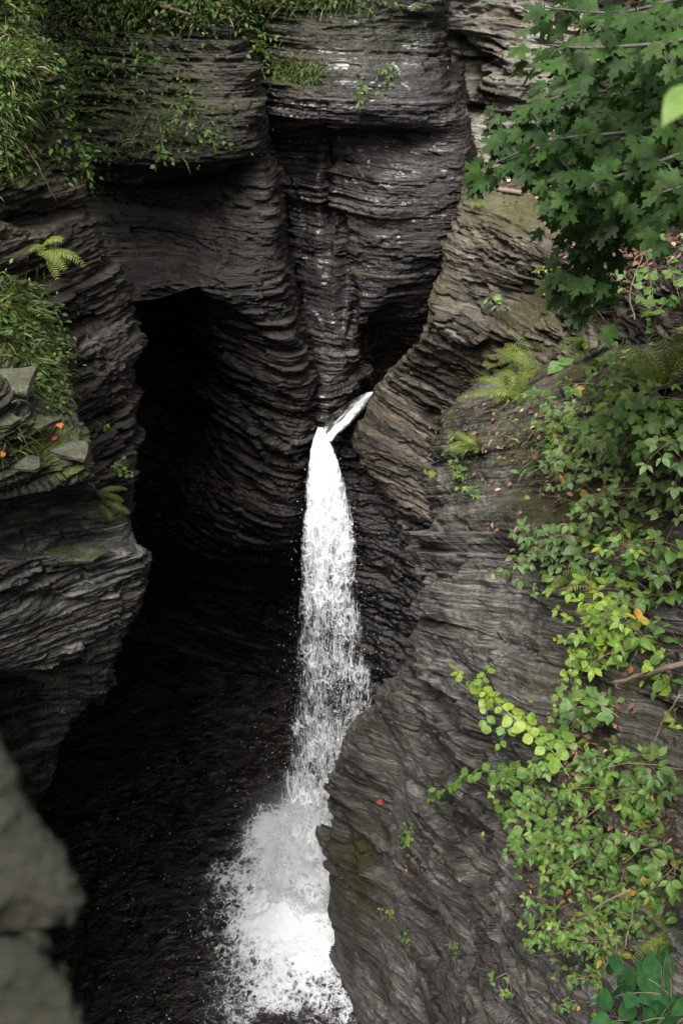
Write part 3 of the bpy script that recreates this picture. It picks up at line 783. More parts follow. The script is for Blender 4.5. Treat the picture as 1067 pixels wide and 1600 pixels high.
def leaf_mat(name, stops, trans=.3, rough=.5, spec=.25):
    b = NB(name)
    col = b.ramp(b.attr('tint'), stops)
    co = b.node('ShaderNodeTexCoord').outputs['Object']
    n = b.noise(co, 18, 3, .6)
    sc = b.node('ShaderNodeVectorMath', {'operation': 'SCALE'}); b.set(sc.inputs[0], col); b.set(sc.inputs['Scale'], b.mapr(n, .3, .7, .75, 1.25))
    col = sc.outputs[0]
    df = b.node('ShaderNodeBsdfPrincipled', Base_Color=col, Roughness=rough); df.inputs['Specular IOR Level'].default_value = spec
    tc = b.node('ShaderNodeVectorMath', {'operation': 'MULTIPLY'}, i0=col, i1=(1.1, 1.25, .6)).outputs[0]
    tl = b.node('ShaderNodeBsdfTranslucent', Color=tc)
    mx = b.node('ShaderNodeMixShader', i0=trans, i1=df.outputs[0], i2=tl.outputs[0])
    b.l.new(mx.outputs[0], b.out.inputs[0])
    return b.m


def bark_mat(name, c):
    b = NB(name)
    co = b.node('ShaderNodeTexCoord').outputs['Object']
    n = b.noise(b.mapping(co, (8, 8, 3)), 3, 5, .6)
    col = b.mix(n, tuple(q * .5 for q in c), tuple(q * 1.5 for q in c))
    bs = b.node('ShaderNodeBsdfPrincipled', Base_Color=col, Roughness=.85, Normal=b.bump(n, .5, .01))
    b.l.new(bs.outputs[0], b.out.inputs[0])
    return b.m


LM = {
    'maple': leaf_mat('maple_leaf', [(0, (0.0098, 0.0270, 0.0054)), (.5, (0.0196, 0.0459, 0.0095)), (.85, (0.0336, 0.0702, 0.0135)), (1, (0.0448, 0.0540, 0.0270))], .4, .6, .12),
    'green': leaf_mat('green_leaf', [(0, (0.035, 0.072, 0.017)), (.5, (0.060, 0.120, 0.024)), (.86, (0.104, 0.160, 0.028)), (.95, (0.244, 0.196, 0.032)), (1, (0.348, 0.146, 0.032))], .3),
    'pale': leaf_mat('pale_leaf', [(0, (0.0533, 0.0952, 0.0341)), (.5, (0.0936, 0.1452, 0.0462)), (.9, (0.1456, 0.2001, 0.0550)), (.96, (0.2938, 0.2330, 0.0407)), (1, (0.4095, 0.1659, 0.0341))], .25),
    'yellow': leaf_mat('yellow_green_leaf', [(0, (0.065, 0.124, 0.020)), (.5, (0.110, 0.183, 0.026)), (.88, (0.175, 0.234, 0.033)), (.95, (0.273, 0.248, 0.039)), (1, (0.293, 0.163, 0.039))], .35),
    'deep': leaf_mat('deep_green_leaf', [(0, (.012, .042, .013)), (1, (.026, .08, .024))], .25, .75, .08),
    'fern': leaf_mat('fern_leaf', [(0, (0.0439, 0.0670, 0.0130)), (.6, (0.0864, 0.1195, 0.0173)), (1, (0.1519, 0.1714, 0.0302))], .3),
    'weed': leaf_mat('weed_leaf', [(0, (0.022, 0.050, 0.011)), (.5, (0.043, 0.086, 0.014)), (.9, (0.079, 0.130, 0.022)), (1, (0.173, 0.158, 0.036))], .3),
    'grass': leaf_mat('grass_blade', [(0, (0.021, 0.038, 0.008)), (.5, (0.045, 0.070, 0.014)), (.85, (0.084, 0.098, 0.025)), (1, (0.182, 0.154, 0.070))], .25),
    'orange': leaf_mat('orange_leaf', [(0, (0.3600, 0.1040, 0.0320)), (1, (0.4000, 0.1600, 0.0480))], .15),
    'red': leaf_mat('red_leaf', [(0, (0.1920, 0.0300, 0.0240)), (1, (0.2400, 0.0480, 0.0360))], .15),
    'tan': leaf_mat('tan_leaf', [(0, (.36, .27, .19)), (1, (.5, .4, .3))], .1),
    'gold': leaf_mat('gold_leaf', [(0, (.55, .38, .06)), (1, (.6, .45, .1))], .15),
    'white': leaf_mat('white_petal', [(0, (.7, .7, .66)), (1, (.8, .8, .78))], .1),
    'litter': leaf_mat('dead_leaf', [(0, (.03, .016, .010)), (.5, (.075, .04, .026)), (.85, (.15, .09, .06)), (1, (.30, .2, .14))], .05, .8),
}
BK = {'stem': bark_mat('green_stem', (.12, .14, .045)), 'twig': bark_mat('brown_twig', (.13, .085, .055)), 'dead': bark_mat('dead_wood', (.12, .085, .062)), 'bark': bark_mat('maple_bark', (.045, .038, .032))}


def strip_leaf(prof, w, fold=.18, droop=.25):
    """Leaf with a midrib fold from a list of (length, half width)."""
    V, T = [], []
    for y, h in prof:
        z = -droop * y * y
        V += [(-h * w, y, z + fold * h * w), (0, y, z), (h * w, y, z + fold * h * w)]
    for i in range(len(prof) - 1):
        a = i * 3
        T += [(a, a + 1, a + 4), (a, a + 4, a + 3), (a + 1, a + 2, a + 5), (a + 1, a + 5, a + 4)]
    return np.array(V, float), np.array(T)


OVATE = strip_leaf([(-.2, .01), (0, .03), (.1, .19), (.28, .29), (.5, .29), (.72, .19), (.88, .08), (1, 0)], 1.0)
ROUND = strip_leaf([(-.15, .01), (0, .05), (.08, .3), (.3, .46), (.55, .46), (.8, .27), (.92, .1), (1.0, 0)], 1.0, .12, .15)
LANCE = strip_leaf([(-.05, .01), (.1, .1), (.35, .17), (.65, .12), (1, 0)], 1.0, .2, .5)
HEART = strip_leaf([(-.1, .01), (-.08, .25), (.06, .44), (.3, .47), (.6, .32), (.85, .12), (1.0, 0)], 1.0, .12, .2)


def lobed(half, zc=.16):
    pts = half + [(-x, y) for x, y in half[::-1] if abs(x) > 1e-6]
    V = [(0, .28, .02)] + [(x, y, -zc * (x * x * 1.6 + max(y, 0) ** 2 * .7)) for x, y in pts]
    n = len(pts)
    T = [(0, 1 + i, 1 + (i + 1) % n) for i in range(n)]
    V = np.array(V, float)
    base = len(V)
    V = np.concatenate([V, np.array([(-.012, -.35, .03), (.012, -.35, .03), (.012, .02, 0), (-.012, .02, 0)])])
    T += [(base, base + 1, base + 2), (base, base + 2, base + 3)]
    return V, np.array(T)


MAPLE = lobed([(0, 0), (.12, -.06), (.34, -.07), (.29, .04), (.43, .12), (.27, .2), (.36, .27), (.46, .38), (.64, .47), (.48, .54), (.43, .66), (.26, .53), (.17, .5), (.17, .66), (.23, .77), (.1, .81), (0, 1.04)])
LOBED3 = lobed([(0, 0), (.2, -.08), (.38, .05), (.5, .25), (.6, .45), (.42, .5), (.26, .46), (.28, .62), (.2, .8), (.08, .9), (0, 1.0)], .12)


def place(tmpl, pos, axis, normal, size, tint, wj=.15):
    """Copies of a leaf template as one mesh array."""
    V0, T0 = tmpl
    n = len(pos)
    a = unit(axis); nn = normal - (normal * a).sum(1, keepdims=True) * a; nn = unit(nn)
    xx = np.cross(a, nn)
    wf = 1 + wj * RNG.normal(0, 1, n)
    L = V0[None] * np.asarray(size)[:, None, None]
    V = pos[:, None] + L[..., 0:1] * (xx * wf[:, None])[:, None] + L[..., 1:2] * a[:, None] + L[..., 2:3] * nn[:, None]
    T = T0[None] + (np.arange(n) * len(V0))[:, None, None]
    return V.reshape(-1, 3), T.reshape(-1, 3), np.repeat(np.asarray(tint), len(V0))


def tube(path, r0, r1, sides=5):
    path = np.asarray(path, float); n = len(path)
    tg = unit(np.gradient(path, axis=0))
    ref = np.array([.3, .2, .93])
    x = unit(np.cross(tg, ref)); y = np.cross(tg, x)
    rr = np.linspace(r0, r1, n)[:, None, None]
    an = np.linspace(0, 2 * np.pi, sides, endpoint=False)
    ring = path[:, None] + rr * (np.cos(an)[None, :, None] * x[:, None] + np.sin(an)[None, :, None] * y[:, None])
    V = ring.reshape(-1, 3); T = []
    for i in range(n - 1):
        for k in range(sides):
            a, b = i * sides + k, i * sides + (k + 1) % sides
            T += [(a, b, b + sides), (a, b + sides, a + sides)]
    T += [(0, k + 1, k) for k in range(1, sides - 1)] + [((n - 1) * sides, (n - 1) * sides + k, (n - 1) * sides + k + 1) for k in range(1, sides - 1)]
    return V, np.array(T)


def merge(parts):
    V, T, A, o = [], [], [], 0
    for p in parts:
        V.append(p[0]); T.append(p[1] + o); o += len(p[0])
        A.append(p[2] if len(p) > 2 else np.zeros(len(p[0])))
    return np.concatenate(V), np.concatenate(T), np.concatenate(A)


def emit(name, parts, mat, parent=None, smooth=False):
    V, T, A = merge(parts)
    if name == 'stem_growth' and len(parts) > 1:      # grow every cane out of the one before it: one rooted body
        o = len(parts[0][0]); ex = []
        for q in parts[1:]:
            k = int(np.argmin(((V[:o] - V[o]) ** 2).sum(1)))
            ex.append((k, o, o + 1)); o += len(q[0])
        T = np.concatenate([T, np.array(ex)])
    if parent is not None: V = V - np.array(parent.location)
    return mesh_np(name, V, T, mat, {'tint': A}, parent=parent, smooth=smooth)


def rv(n=None, s=1.0):
    return RNG.normal(0, s, 3 if n is None else (n, 3))


def grow(p, d, L, droop, n=12, jit=.12):
    d = unit(d); pts = [np.array(p, float)]
    for i in range(n):
        d = unit(d + np.array([0, 0, -droop / n]) + rv(s=jit / math.sqrt(n)))
        pts.append(pts[-1] + d * L / n)
    return np.array(pts)


def leaves_on(path, tmpl, size, spacing, start=.2, comp=1, tint=(0, 1), face=None, pair=False):
    """Leaves alternating (or paired) along a stem; comp=3 sets threefold leaves on stalks."""
    seg = np.linalg.norm(np.diff(path, axis=0), axis=1); s = np.concatenate([[0], np.cumsum(seg)]); L = s[-1]
    at = np.arange(start * L, L, spacing); at = np.concatenate([at, [L]])
    pos, ax, nr, sz, tn, stalk = [], [], [], [], [], []
    base_t = RNG.random()
    for i, q in enumerate(at):
        c = np.array([np.interp(q, s, path[:, k]) for k in range(3)])
        j = min(max(np.searchsorted(s, q) - 1, 0), len(path) - 2)
        tg = unit(path[j + 1] - path[j])
        face_n = unit(UPV * .85 + (face if face is not None else np.array([-.3, -.4, 0])) * .7 + rv(s=.28))
        side = unit(np.cross(tg, face_n))
        for sg in ((1, -1) if pair else ((1,) if i % 2 else (-1,))):
            dr = unit(side * sg * .9 + tg * .55 + rv(s=.22)) if i < len(at) - 1 else unit(tg + rv(s=.1))
            dr = unit(dr + np.array([0, 0, -.25]))
            k = size * (1 - .35 * q / L) * (.75 + .5 * RNG.random())
            t = tint[0] + (tint[1] - tint[0]) * np.clip(.5 * base_t + .5 * RNG.random(), 0, 1)
            if comp == 3:
                stem_end = c + dr * k * .55
                stalk.append(tube([c, (c + stem_end) / 2 + rv(s=.004), stem_end], .002, .0015, 3))
                sd = unit(np.cross(dr, face_n))
                for e, m in ((dr, 1.0), (unit(dr * .45 + sd), .8), (unit(dr * .45 - sd), .8)):
                    pos.append(stem_end + e * k * .14); ax.append(e); nr.append(unit(face_n + rv(s=.15))); sz.append(k * m); tn.append(t + RNG.normal(0, .05))
            else:
                pos.append(c + dr * k * .15); ax.append(dr); nr.append(face_n); sz.append(k); tn.append(t)
    return place(tmpl, np.array(pos), np.array(ax), np.array(nr), np.array(sz), np.clip(tn, 0, 1)), stalk


def shrub(label, cat, px, py, n, L, tmpl, size, lm, name='shrub', group=None, spread=(.55, .55), droop=.9, comp=1, spacing=.06, tint=(0, .97), start=.15, out=1.0, twigs=2, stem='twig', lift=.5, base_r=18, pair=False, thick=.006):
    p0, n0 = on_rock(px, py)
    root = empty(name, p0)
    tag(root, label, cat, group)
    fol, st = [], []
    for i in range(n):
        a = px + RNG.normal(0, base_r); b = py + RNG.normal(0, base_r)
        p, nr = on_rock(a, b)
        if np.linalg.norm(p - p0) > 1.6: p = p0 + rv(s=.08)
        d = unit(np.array([nr[0], nr[1], 0]) * out + UPV * lift + rv(s=1) * np.array([spread[0], spread[1], .25]))
        ln = L * (.55 + .65 * RNG.random())
        path = grow(p - d * .03, d, ln, droop)
        st.append(tube(path, thick * (.7 + .6 * RNG.random()), thick * .3, 4))
        f, sk = leaves_on(path, tmpl, size, spacing, start, comp, tint, pair=pair); fol.append(f); st += sk
        for k in range(2 if n > 5 else 0):       # bare twigs
            j = int(RNG.integers(1, len(path) - 2))
            tw = grow(path[j], unit(path[j + 1] - path[j] + rv(s=.9)), ln * (.35 + .4 * RNG.random()), droop * .3, 7, .3)
            st.append(tube(tw, thick * .5, thick * .15, 3))
        for k in range(twigs):
            j = int(RNG.integers(3, len(path) - 2))
            d2 = unit(path[j + 1] - path[j] + rv(s=.6))
            p2 = grow(path[j], d2, ln * (.3 + .25 * RNG.random()), droop * .6, 7)
            st.append(tube(p2, thick * .45, thick * .2, 3))
            f, sk = leaves_on(p2, tmpl, size * .9, spacing, .1, comp, tint, pair=pair); fol.append(f); st += sk
    emit('stem_growth', st, BK[stem], root, True)
    emit('foliage', fol, LM[lm], root, lm == 'deep')
    return root


def shoot(label, cat, pix, tmpl, size, lm, name='vine_shoot', spacing=.07, comp=1, side=(), group=None, thick=.005, pair=False, tint=(.2, .95)):
    """A long shoot through given photo pixels (px, py, depth in front of the rock)."""
    pts = []
    for a, b, off in pix:
        q, _ = on_rock(a, b); tt = project(q)[2]
        pts.append(P(a, b, t=tt - off) if off >= 0 else P(a, b, t=-off))
    pts = np.array(pts); k = np.concatenate([[0], np.cumsum(np.linalg.norm(np.diff(pts, axis=0), axis=1))])
    path = spline_w(k, np.linspace(0, k[-1], 16)) @ pts
    root = empty(name, path[0]); tag(root, label, cat, group)
    st = [tube(path, thick, thick * .4, 5)]; fol = []
    f, sk = leaves_on(path, tmpl, size, spacing, .1, comp, tint, pair=pair); fol.append(f); st += sk
    for fr, L in side:
        j = int(fr * 14)
        d = unit(path[j + 1] - path[j] + rv(s=.7))
        p2 = grow(path[j], d, L, .5, 8); st.append(tube(p2, thick * .6, thick * .3, 4))
        f, sk = leaves_on(p2, tmpl, size * .95, spacing, .1, comp, tint, pair=pair); fol.append(f); st += sk
    emit('stem_growth', st, BK['stem'], root, True); emit('foliage', fol, LM[lm], root)
    return root


def frond_parts(path, width, tint):
    """One fern frond: tapering pairs of toothed pinnae along a rachis."""
    seg = np.linalg.norm(np.diff(path, axis=0), axis=1); s = np.concatenate([[0], np.cumsum(seg)]); L = s[-1]
    n = 15
    pos, ax, nr, sz, tn = [], [], [], [], []
    hint = unit(UPV * .9 + np.array([-.25, -.35, 0]))
    for i in range(n):
        f = .12 + .88 * i / n
        c = np.array([np.interp(f * L, s, path[:, k]) for k in range(3)])
        j = min(np.searchsorted(s, f * L), len(path) - 1); tg = unit(path[j] - path[j - 1])
        sd = unit(np.cross(tg, hint)); up = np.cross(sd, tg)
        w = width * math.sin(math.pi * min(1, (.18 + .82 * (1 - f)) ** .8)) ** .8 * (1.15 - f * .7)
        for sg in (1, -1):
            pos.append(c); ax.append(unit(sd * sg + tg * .35 + np.array([0, 0, -.15]) + rv(s=.06))); nr.append(up); sz.append(w); tn.append(tint + RNG.normal(0, .08))
    tmpl = strip_leaf([(0, .06), (.25, .17), (.3, .12), (.5, .15), (.55, .1), (.75, .09), (1, 0)], .7, .1, .25)
    return place(tmpl, np.array(pos), np.array(ax), np.array(nr), np.array(sz), np.clip(tn, 0, 1), .05)


def fern(label, px, py, n, L, width=None, tint=(.2, .9), droop=1.6, lift=.9, out=.8, face=None, group=None, fronds_as_parts=True, spread=.6, lm='fern', base_r=4):
    p0, n0 = on_rock(px, py)
    root = empty('fern', p0); tag(root, label, 'fern', group)
    allp, rach = [], []
    for i in range(n):
        p, nr = on_rock(px + RNG.normal(0, base_r), py + RNG.normal(0, base_r))
        if np.linalg.norm(p - p0) > .8: p = p0
        d = unit(np.array([n0[0], n0[1], 0]) * out + UPV * lift + rv() * np.array([spread, spread, .2]) + (np.array(face) if face else 0))
        path = grow(p, d, L * (.65 + .5 * RNG.random()), droop, 12, .1)
        fp = frond_parts(path, width or L * .2, tint[0] + (tint[1] - tint[0]) * RNG.random())
        V, T = tube(path, .004, .0015, 3)
        emit('frond', [fp, (V, T, np.full(len(V), .5))], LM[lm], root)
    return root


def weed(label, px, py, n=7, L=.3, size=.09, tmpl=OVATE, lm='weed', name='small_plant', cat='plant', group=None, comp=1, droop=.8, lift=.5, tint=(.1, .95)):
    p0, n0 = on_rock(px, py)
    root = empty(name, p0); tag(root, label, cat, group)
    st, fol = [], []
    for i in range(n):
        d = unit(np.array([n0[0], n0[1], 0]) * .8 + UPV * lift + rv(s=.55))
        path = grow(p0 + rv(s=.03), d, L * (.5 + .7 * RNG.random()), droop, 7)
        st.append(tube(path, .004, .002, 3))
        f, sk = leaves_on(path, tmpl, size, size * .75, .25, comp, tint); fol.append(f); st += sk
    emit('stem_growth', st, BK['stem'], root, True); emit('foliage', fol, LM[lm], root)
    return root


# --- maple hanging in from the upper right: boughs with sprays of drooping lobed leaves
tree_p = P(1330, 120, t=6.6)
maple = empty('maple_tree', (tree_p[0], tree_p[1], tree_p[2] - 6))
tag(maple, 'maple tree with drooping dark green lobed leaves hanging in at the upper right', 'tree')
tp = np.array([tree_p + np.array([.1 * math.sin(i), .05 * i, -6 + i * 1.5]) for i in range(9)])
emit('trunk', [tube(tp, .24, .12, 10)], BK['bark'], maple, True)
BOUGHS = [  # pixel tracks (px, py, t), leaf size, half spread in px
    ([(1330, -60, 6.4), (1100, -10, 5.8), (960, 20, 5.6), (850, 12, 5.9)], .15, 34, 90),
    ([(1330, -20, 6.3), (1130, 50, 5.2), (1010, 70, 5.0), (915, 75, 5.1), (850, 70, 5.4)], .155, 50, 120),
    ([(1330, 60, 6.6), (1120, 110, 5.9), (980, 140, 5.9), (860, 155, 6.1), (790, 205, 6.3)], .145, 46, 150),
    ([(1330, 90, 6.6), (1120, 170, 5.6), (990, 205, 5.7), (860, 220, 5.9), (757, 262, 6.2)], .145, 32, 140),
    ([(1330, 130, 6.6), (1130, 220, 5.3), (1020, 255, 5.2), (930, 285, 5.4), (860, 235, 5.8)], .15, 46, 150),
    ([(1330, 170, 6.7), (1120, 250, 5.5), (1010, 330, 5.4), (930, 330, 5.8), (905, 400, 6.0), (915, 485, 6.2)], .145, 38, 170),
    ([(1330, 200, 6.7), (1120, 320, 5.9), (1000, 300, 5.8), (930, 380, 6.2), (950, 450, 6.4)], .14, 34, 130),
    ([(1330, 180, 6.4), (1140, 250, 4.6), (1085, 285, 4.4), (1035, 300, 4.4)], .15, 30, 50),
    ([(1330, 0, 6.8), (1110, 100, 6.4), (1010, 110, 6.5), (930, 180, 6.6), (890, 260, 6.6)], .15, 60, 170),
    ([(1330, 60, 6.9), (1120, 190, 6.5), (1030, 200, 6.6), (960, 250, 6.7), (900, 330, 6.7)], .15, 60, 170),
]
for trk, ls, sp_px, cnt in BOUGHS:
    ls *= .92; cnt = int(cnt * 1.55)
    pts = np.array([P(a, b, t=c) for a, b, c in trk]); pts[0] = tree_p + np.array([0, 0, RNG.uniform(-.4, .8)])
    k = np.concatenate([[0], np.cumsum(np.linalg.norm(np.diff(pts, axis=0), axis=1))])
    path = spline_w(k, np.linspace(0, k[-1], 26)) @ pts
    st = [tube(path, .035, .005, 6)]
    f = np.clip(.22 + .80 * RNG.random(cnt), 0, 1)
    c = np.stack([np.interp(f * 25, np.arange(26), path[:, q]) for q in range(3)], 1)
    wid = sp_px / F * 5.6
    off = RNG.normal(0, 1, (cnt, 3)) * np.array([wid * .75, .25, wid * .6]) * (.55 + .6 * (1 - f))[:, None]
    off[:, 2] -= .04
    pos = c + off
    for q in range(0, cnt, 6):                # twigs out to the leaves
        mid = (c[q] + pos[q]) / 2 + np.array([0, 0, .03])
        st.append(tube([c[q], mid, pos[q]], .006, .002, 3))
    tip = unit(path[-1] - path[-6])
    ax = unit(np.array([-.5, -.35, -.55]) + unit(off) * .5 + tip * .25 + rv(cnt, .3))
    nr = unit(np.array([-.15, -.55, .75]) + rv(cnt, .36))
    ti = np.clip(RNG.normal(.5, .32, cnt), 0, .97)
    bo = emit('bough', st, BK['bark'], maple, True)
    V, T, A = place(MAPLE, pos, ax, nr, ls * (.5 + .72 * RNG.random(cnt) ** .8), ti, .08)
    mesh_np('foliage', V - np.array(maple.location), T, LM['maple'], {'tint': A}, smooth=False, parent=bo)

# --- right-hand wall, top to bottom
shrub('bright green bush with lobed leaves on bare canes below the maple', 'bush', 1030, 510, 7, 1.3, LOBED3, .15, 'green', spread=(.8, .4), droop=.5, spacing=.15, lift=1.0, tint=(.2, .8), base_r=35)
shrub('bright green bush on the dark brow between the ferns and the bare canes', 'bush', 905, 640, 5, .9, OVATE, .13, 'green', comp=3, spacing=.15, base_r=28, tint=(.2, .95))
shrub('yellow-tinged green bush at the foot of the tall upright fern', 'bush', 1010, 610, 10, .9, OVATE, .13, 'green', comp=3, spacing=.15, base_r=30, tint=(.4, .97))
shrub('leafy green bush at the right edge level with the upright fern', 'bush', 1060, 650, 9, .9, LOBED3, .15, 'green', spacing=.13, base_r=22, tint=(.1, .8))
shrub('bush of small pale green leaves beside the upright fern', 'bush', 960, 690, 7, .9, OVATE, 0.128, 'pale', comp=3, spacing=0.150, base_r=30, tint=(.1, .95))
shrub('leafy grey-green bush at the right edge under the fern', 'bush', 1045, 730, 6, .95, OVATE, 0.143, 'pale', comp=3, spacing=0.165, base_r=30)
shrub('sprawling grey-green bush above the yellow-leaved one', 'bush', 1010, 800, 5, .9, ROUND, 0.135, 'pale', spacing=0.120, base_r=30, tint=(0, .8))
shrub('dense pale blue-green clump hanging over the smooth dark rock', 'bush', 895, 850, 8, .75, OVATE, 0.143, 'pale', comp=3, spacing=0.150, base_r=18, tint=(0, .75), droop=1.3)
shrub('green bush with a few orange leaves at the right edge', 'bush', 1040, 890, 8, .8, OVATE, 0.135, 'green', comp=3, spacing=0.165, base_r=28)
shrub('glowing yellow-green bush midway down the right wall', 'bush', 1000, 985, 10, .8, OVATE, 0.150, 'yellow', comp=3, spacing=0.150, base_r=26, droop=1.1, tint=(.1, .97))
shoot('thin trailing stem of little round yellow leaves', 'vine', [(960, 985, .5), (915, 1015, .6), (880, 1060, .7), (868, 1105, .6)], ROUND, 0.086, 'yellow', spacing=.045, side=((.4, .3), (.7, .25)))
shrub('small green bush beside the fallen dead branch', 'bush', 955, 1110, 6, .55, LOBED3, 0.143, 'green', spacing=0.105, base_r=20, tint=(.1, .7))
shoot('long arching shoot with round yellow-green leaves, upper of the pair over bare rock', 'vine', [(890, 1195, .15), (850, 1165, .5), (790, 1110, 1.1), (740, 1070, 1.4), (702, 1042, 1.5)], ROUND, 0.132, 'yellow', spacing=.075, side=((.35, .5), (.6, .45), (.75, .4)))
shoot('long thin shoot reaching left over the rock with few leaves near its tip', 'vine', [(880, 1205, .15), (825, 1200, .6), (760, 1205, 1.0), (705, 1230, 1.2), (668, 1252, 1.2)], ROUND, 0.115, 'green', spacing=.13, side=((.85, .2),), tint=(.3, .8))
shoot('curved yellowish shoot between the two long ones', 'vine', [(890, 1215, .15), (860, 1170, .5), (820, 1120, .8), (765, 1085, 1.0)], ROUND, 0.127, 'yellow', spacing=.08, side=((.4, .4), (.7, .4)), tint=(.1, .8))
shrub('thick green bush at the root of the long arching shoots', 'bush', 850, 1200, 8, .62, OVATE, 0.128, 'green', comp=3, spacing=0.128, base_r=24, tint=(.1, .9))
shrub('bush of drooping leaves under the thin left-reaching shoot', 'bush', 840, 1265, 6, .6, ROUND, 0.128, 'green', spacing=0.098, base_r=20, droop=1.6, tint=(.3, .97))
shrub('wide green bush beside the patch of dry leaves', 'bush', 1020, 1230, 8, .62, OVATE, 0.128, 'green', comp=3, spacing=0.128, base_r=30)
shrub('bush with reddish dead leaves among green ones', 'bush', 880, 1340, 6, .55, OVATE, 0.117, 'green', comp=3, spacing=0.120, base_r=24, tint=(.2, 1.0))
shrub('broad green bush in the middle of the lower right thicket', 'bush', 950, 1320, 8, .58, OVATE, 0.120, 'green', comp=3, spacing=0.120, base_r=26, tint=(.1, .95))
shrub('green bush against the right edge above the yellowish fern', 'bush', 1035, 1350, 6, .55, OVATE, 0.120, 'green', comp=3, spacing=0.120, base_r=24, tint=(0, .9))
shrub('straggly bush with bare twigs showing above the dark rock', 'bush', 860, 1415, 4, .5, OVATE, 0.105, 'green', comp=3, spacing=0.135, base_r=18, tint=(.1, .97))
shrub('small leafy bush between bare twigs near the lower right corner', 'bush', 940, 1440, 6, .46, OVATE, 0.098, 'green', comp=3, spacing=0.105, base_r=24, tint=(.2, 1.0))
shrub('lowest green bush of the thicket, just left of the big dark leaves', 'bush', 925, 1530, 6, .4, OVATE, .058, 'green', comp=3, spacing=.06, base_r=22, tint=(.2, .97))
shrub('tangled green bush left of the yellowish fern', 'bush', 1000, 1440, 5, .42, OVATE, 0.090, 'green', comp=3, spacing=0.098, base_r=20, tint=(0, .9))
shrub('lone sprig with a yellowing leaf low on the bare rock', 'sprig', 790, 1525, 3, .3, OVATE, 0.083, 'green', comp=3, spacing=0.135, base_r=5, twigs=0, tint=(.3, 1.0))
shrub('big dark green leaves close to the viewer in the lower right corner', 'bush', 1045, 1590, 10, .5, HEART, .20, 'deep', spacing=.11, base_r=22, droop=1.5, twigs=1)

# single near leaf at the right edge
r = empty('leafy_twig', P(1120, 130, t=1.5)); tag(r, 'single pale green leaf close to the viewer at the upper right edge', 'twig')
path = np.array([P(1180, 90, t=1.6), P(1120, 120, t=1.52), P(1075, 135, t=1.5)])
emit('twig_stem', [tube(path, .003, .0015, 5)], BK['stem'], r, True)
V1 = place(OVATE, np.array([P(1080, 136, t=1.5), P(1120, 150, t=1.5)]), unit(np.array([P(1026, 195, t=1.46) - P(1080, 136, t=1.5), P(1060, 210, t=1.5) - P(1110, 160, t=1.5)])), unit(np.array([[-.1, -.5, .9], [.2, -.6, .8]])), np.array([.092, .08]), np.array([.25, .1]), 0)
emit('leaf_blade', [V1], LM['yellow'], r)

# ferns
fern('large olive fern clump hanging from the mossy ledge, biggest of the ferns', 795, 615, 24, .72, droop=1.3, tint=(.05, .75), base_r=14, spread=.8)
fern('arching olive fern on the ledge just above the largest fern', 830, 578, 10, .7, droop=1.2, tint=(.1, .8), base_r=8)
fern('small olive fern at the lower end of the ledge beside pale rock', 735, 700, 11, .5, droop=1.3, tint=(.2, .9), base_r=8)
fern('bright fern tuft at the outer tip of the ledge over the water', 680, 742, 5, .3, droop=1.2, tint=(.5, 1), base_r=4)
fern('dark fern behind the two heart-shaped leaves', 905, 540, 9, .7, droop=1.2, tint=(0, .5), base_r=8)
fern('tall upright fern at the right edge among the lobed leaves', 1040, 600, 10, .7, droop=.9, lift=1.3, tint=(.3, .9), base_r=8)
fern('drooping yellowish fern under the glowing yellow-green bush', 940, 920, 5, .5, droop=1.8, tint=(.4, 1), base_r=6)
fern('thin brownish fern beside the smooth dark rock', 890, 905, 4, .45, droop=1.8, tint=(.1, .6), base_r=5)
fern('golden fern low at the right edge above the big dark leaves', 1050, 1470, 7, .34, droop=1.2, tint=(.5, 1), base_r=8)
fern('lone fern frond sticking out from the left ledge over the black cave', 150, 780, 4, .42, droop=1.5, tint=(.5, 1), face=(.9, 0, 0), base_r=5)
fern('yellow-green fern high on the left buttress', 62, 395, 9, .6, droop=1.3, tint=(.3, 1), face=(.5, -.2, 0), base_r=9)
fern('small fern on the mossy tip of the broad ledge', 738, 318, 4, .5, droop=1.6, tint=(0, .5), base_r=5)

# single plants
weed('two big heart-shaped leaves standing beside the ferns', 880, 575, 3, .4, .30, HEART, 'green', comp=1, tint=(.3, .6))
weed('bright little weed at the foot of the fern ledge', 725, 745, 6, .3, .09, OVATE, 'green', comp=3)
weed('little leafy weed on the lip of the ledge, right of the fern tuft', 742, 770, 4, .25, .08, OVATE, 'green', comp=3)
weed('yellow-green weed on the brown cliff beside the maple tips', 870, 425, 6, .45, .11, OVATE, 'yellow', comp=3)
weed('small broad-leaved plant alone in the middle of the brown cliff', 770, 465, 4, .3, .16, OVATE, 'green')
weed('lone bright green weed low on the smooth right wall', 642, 1305, 7, .25, .11, OVATE, 'green')
weed('small pale weed on the lower right wall beside a crack', 640, 1465, 5, .25, .10, OVATE, 'weed')
weed('faint dark weed growing in the lower right crack', 722, 1478, 7, .25, .07, OVATE, 'weed')
weed('tiny yellowish weed near the lower edge of the right wall', 612, 1420, 4, .25, .09, OVATE, 'yellow')
weed('white-flowered little plant on the left buttress above the lone fern', 178, 732, 6, .28, .075, ROUND, 'weed')
weed('pale sprig in a crack of the left buttress', 162, 660, 4, .3, .06, LANCE, 'yellow')
weed('leafy green shrub sprouting from the cleft at the top of the back cliff', 405, 75, 18, 1.0, .14, OVATE, 'green', name='shrub', cat='bush', droop=.9)
weed('hanging green shrub filling the corner above the left overhang', 140, 250, 18, .75, .10, OVATE, 'weed', name='shrub', cat='bush', droop=1.4)
weed('bright green shrub beside the left buttress near the top', 125, 110, 16, .9, .11, OVATE, 'green', name='shrub', cat='bush', droop=1.1)
weed('yellowish tufted weed hanging on the wet face beside the cleft', 436, 118, 12, .7, .16, LANCE, 'yellow', droop=2.0)
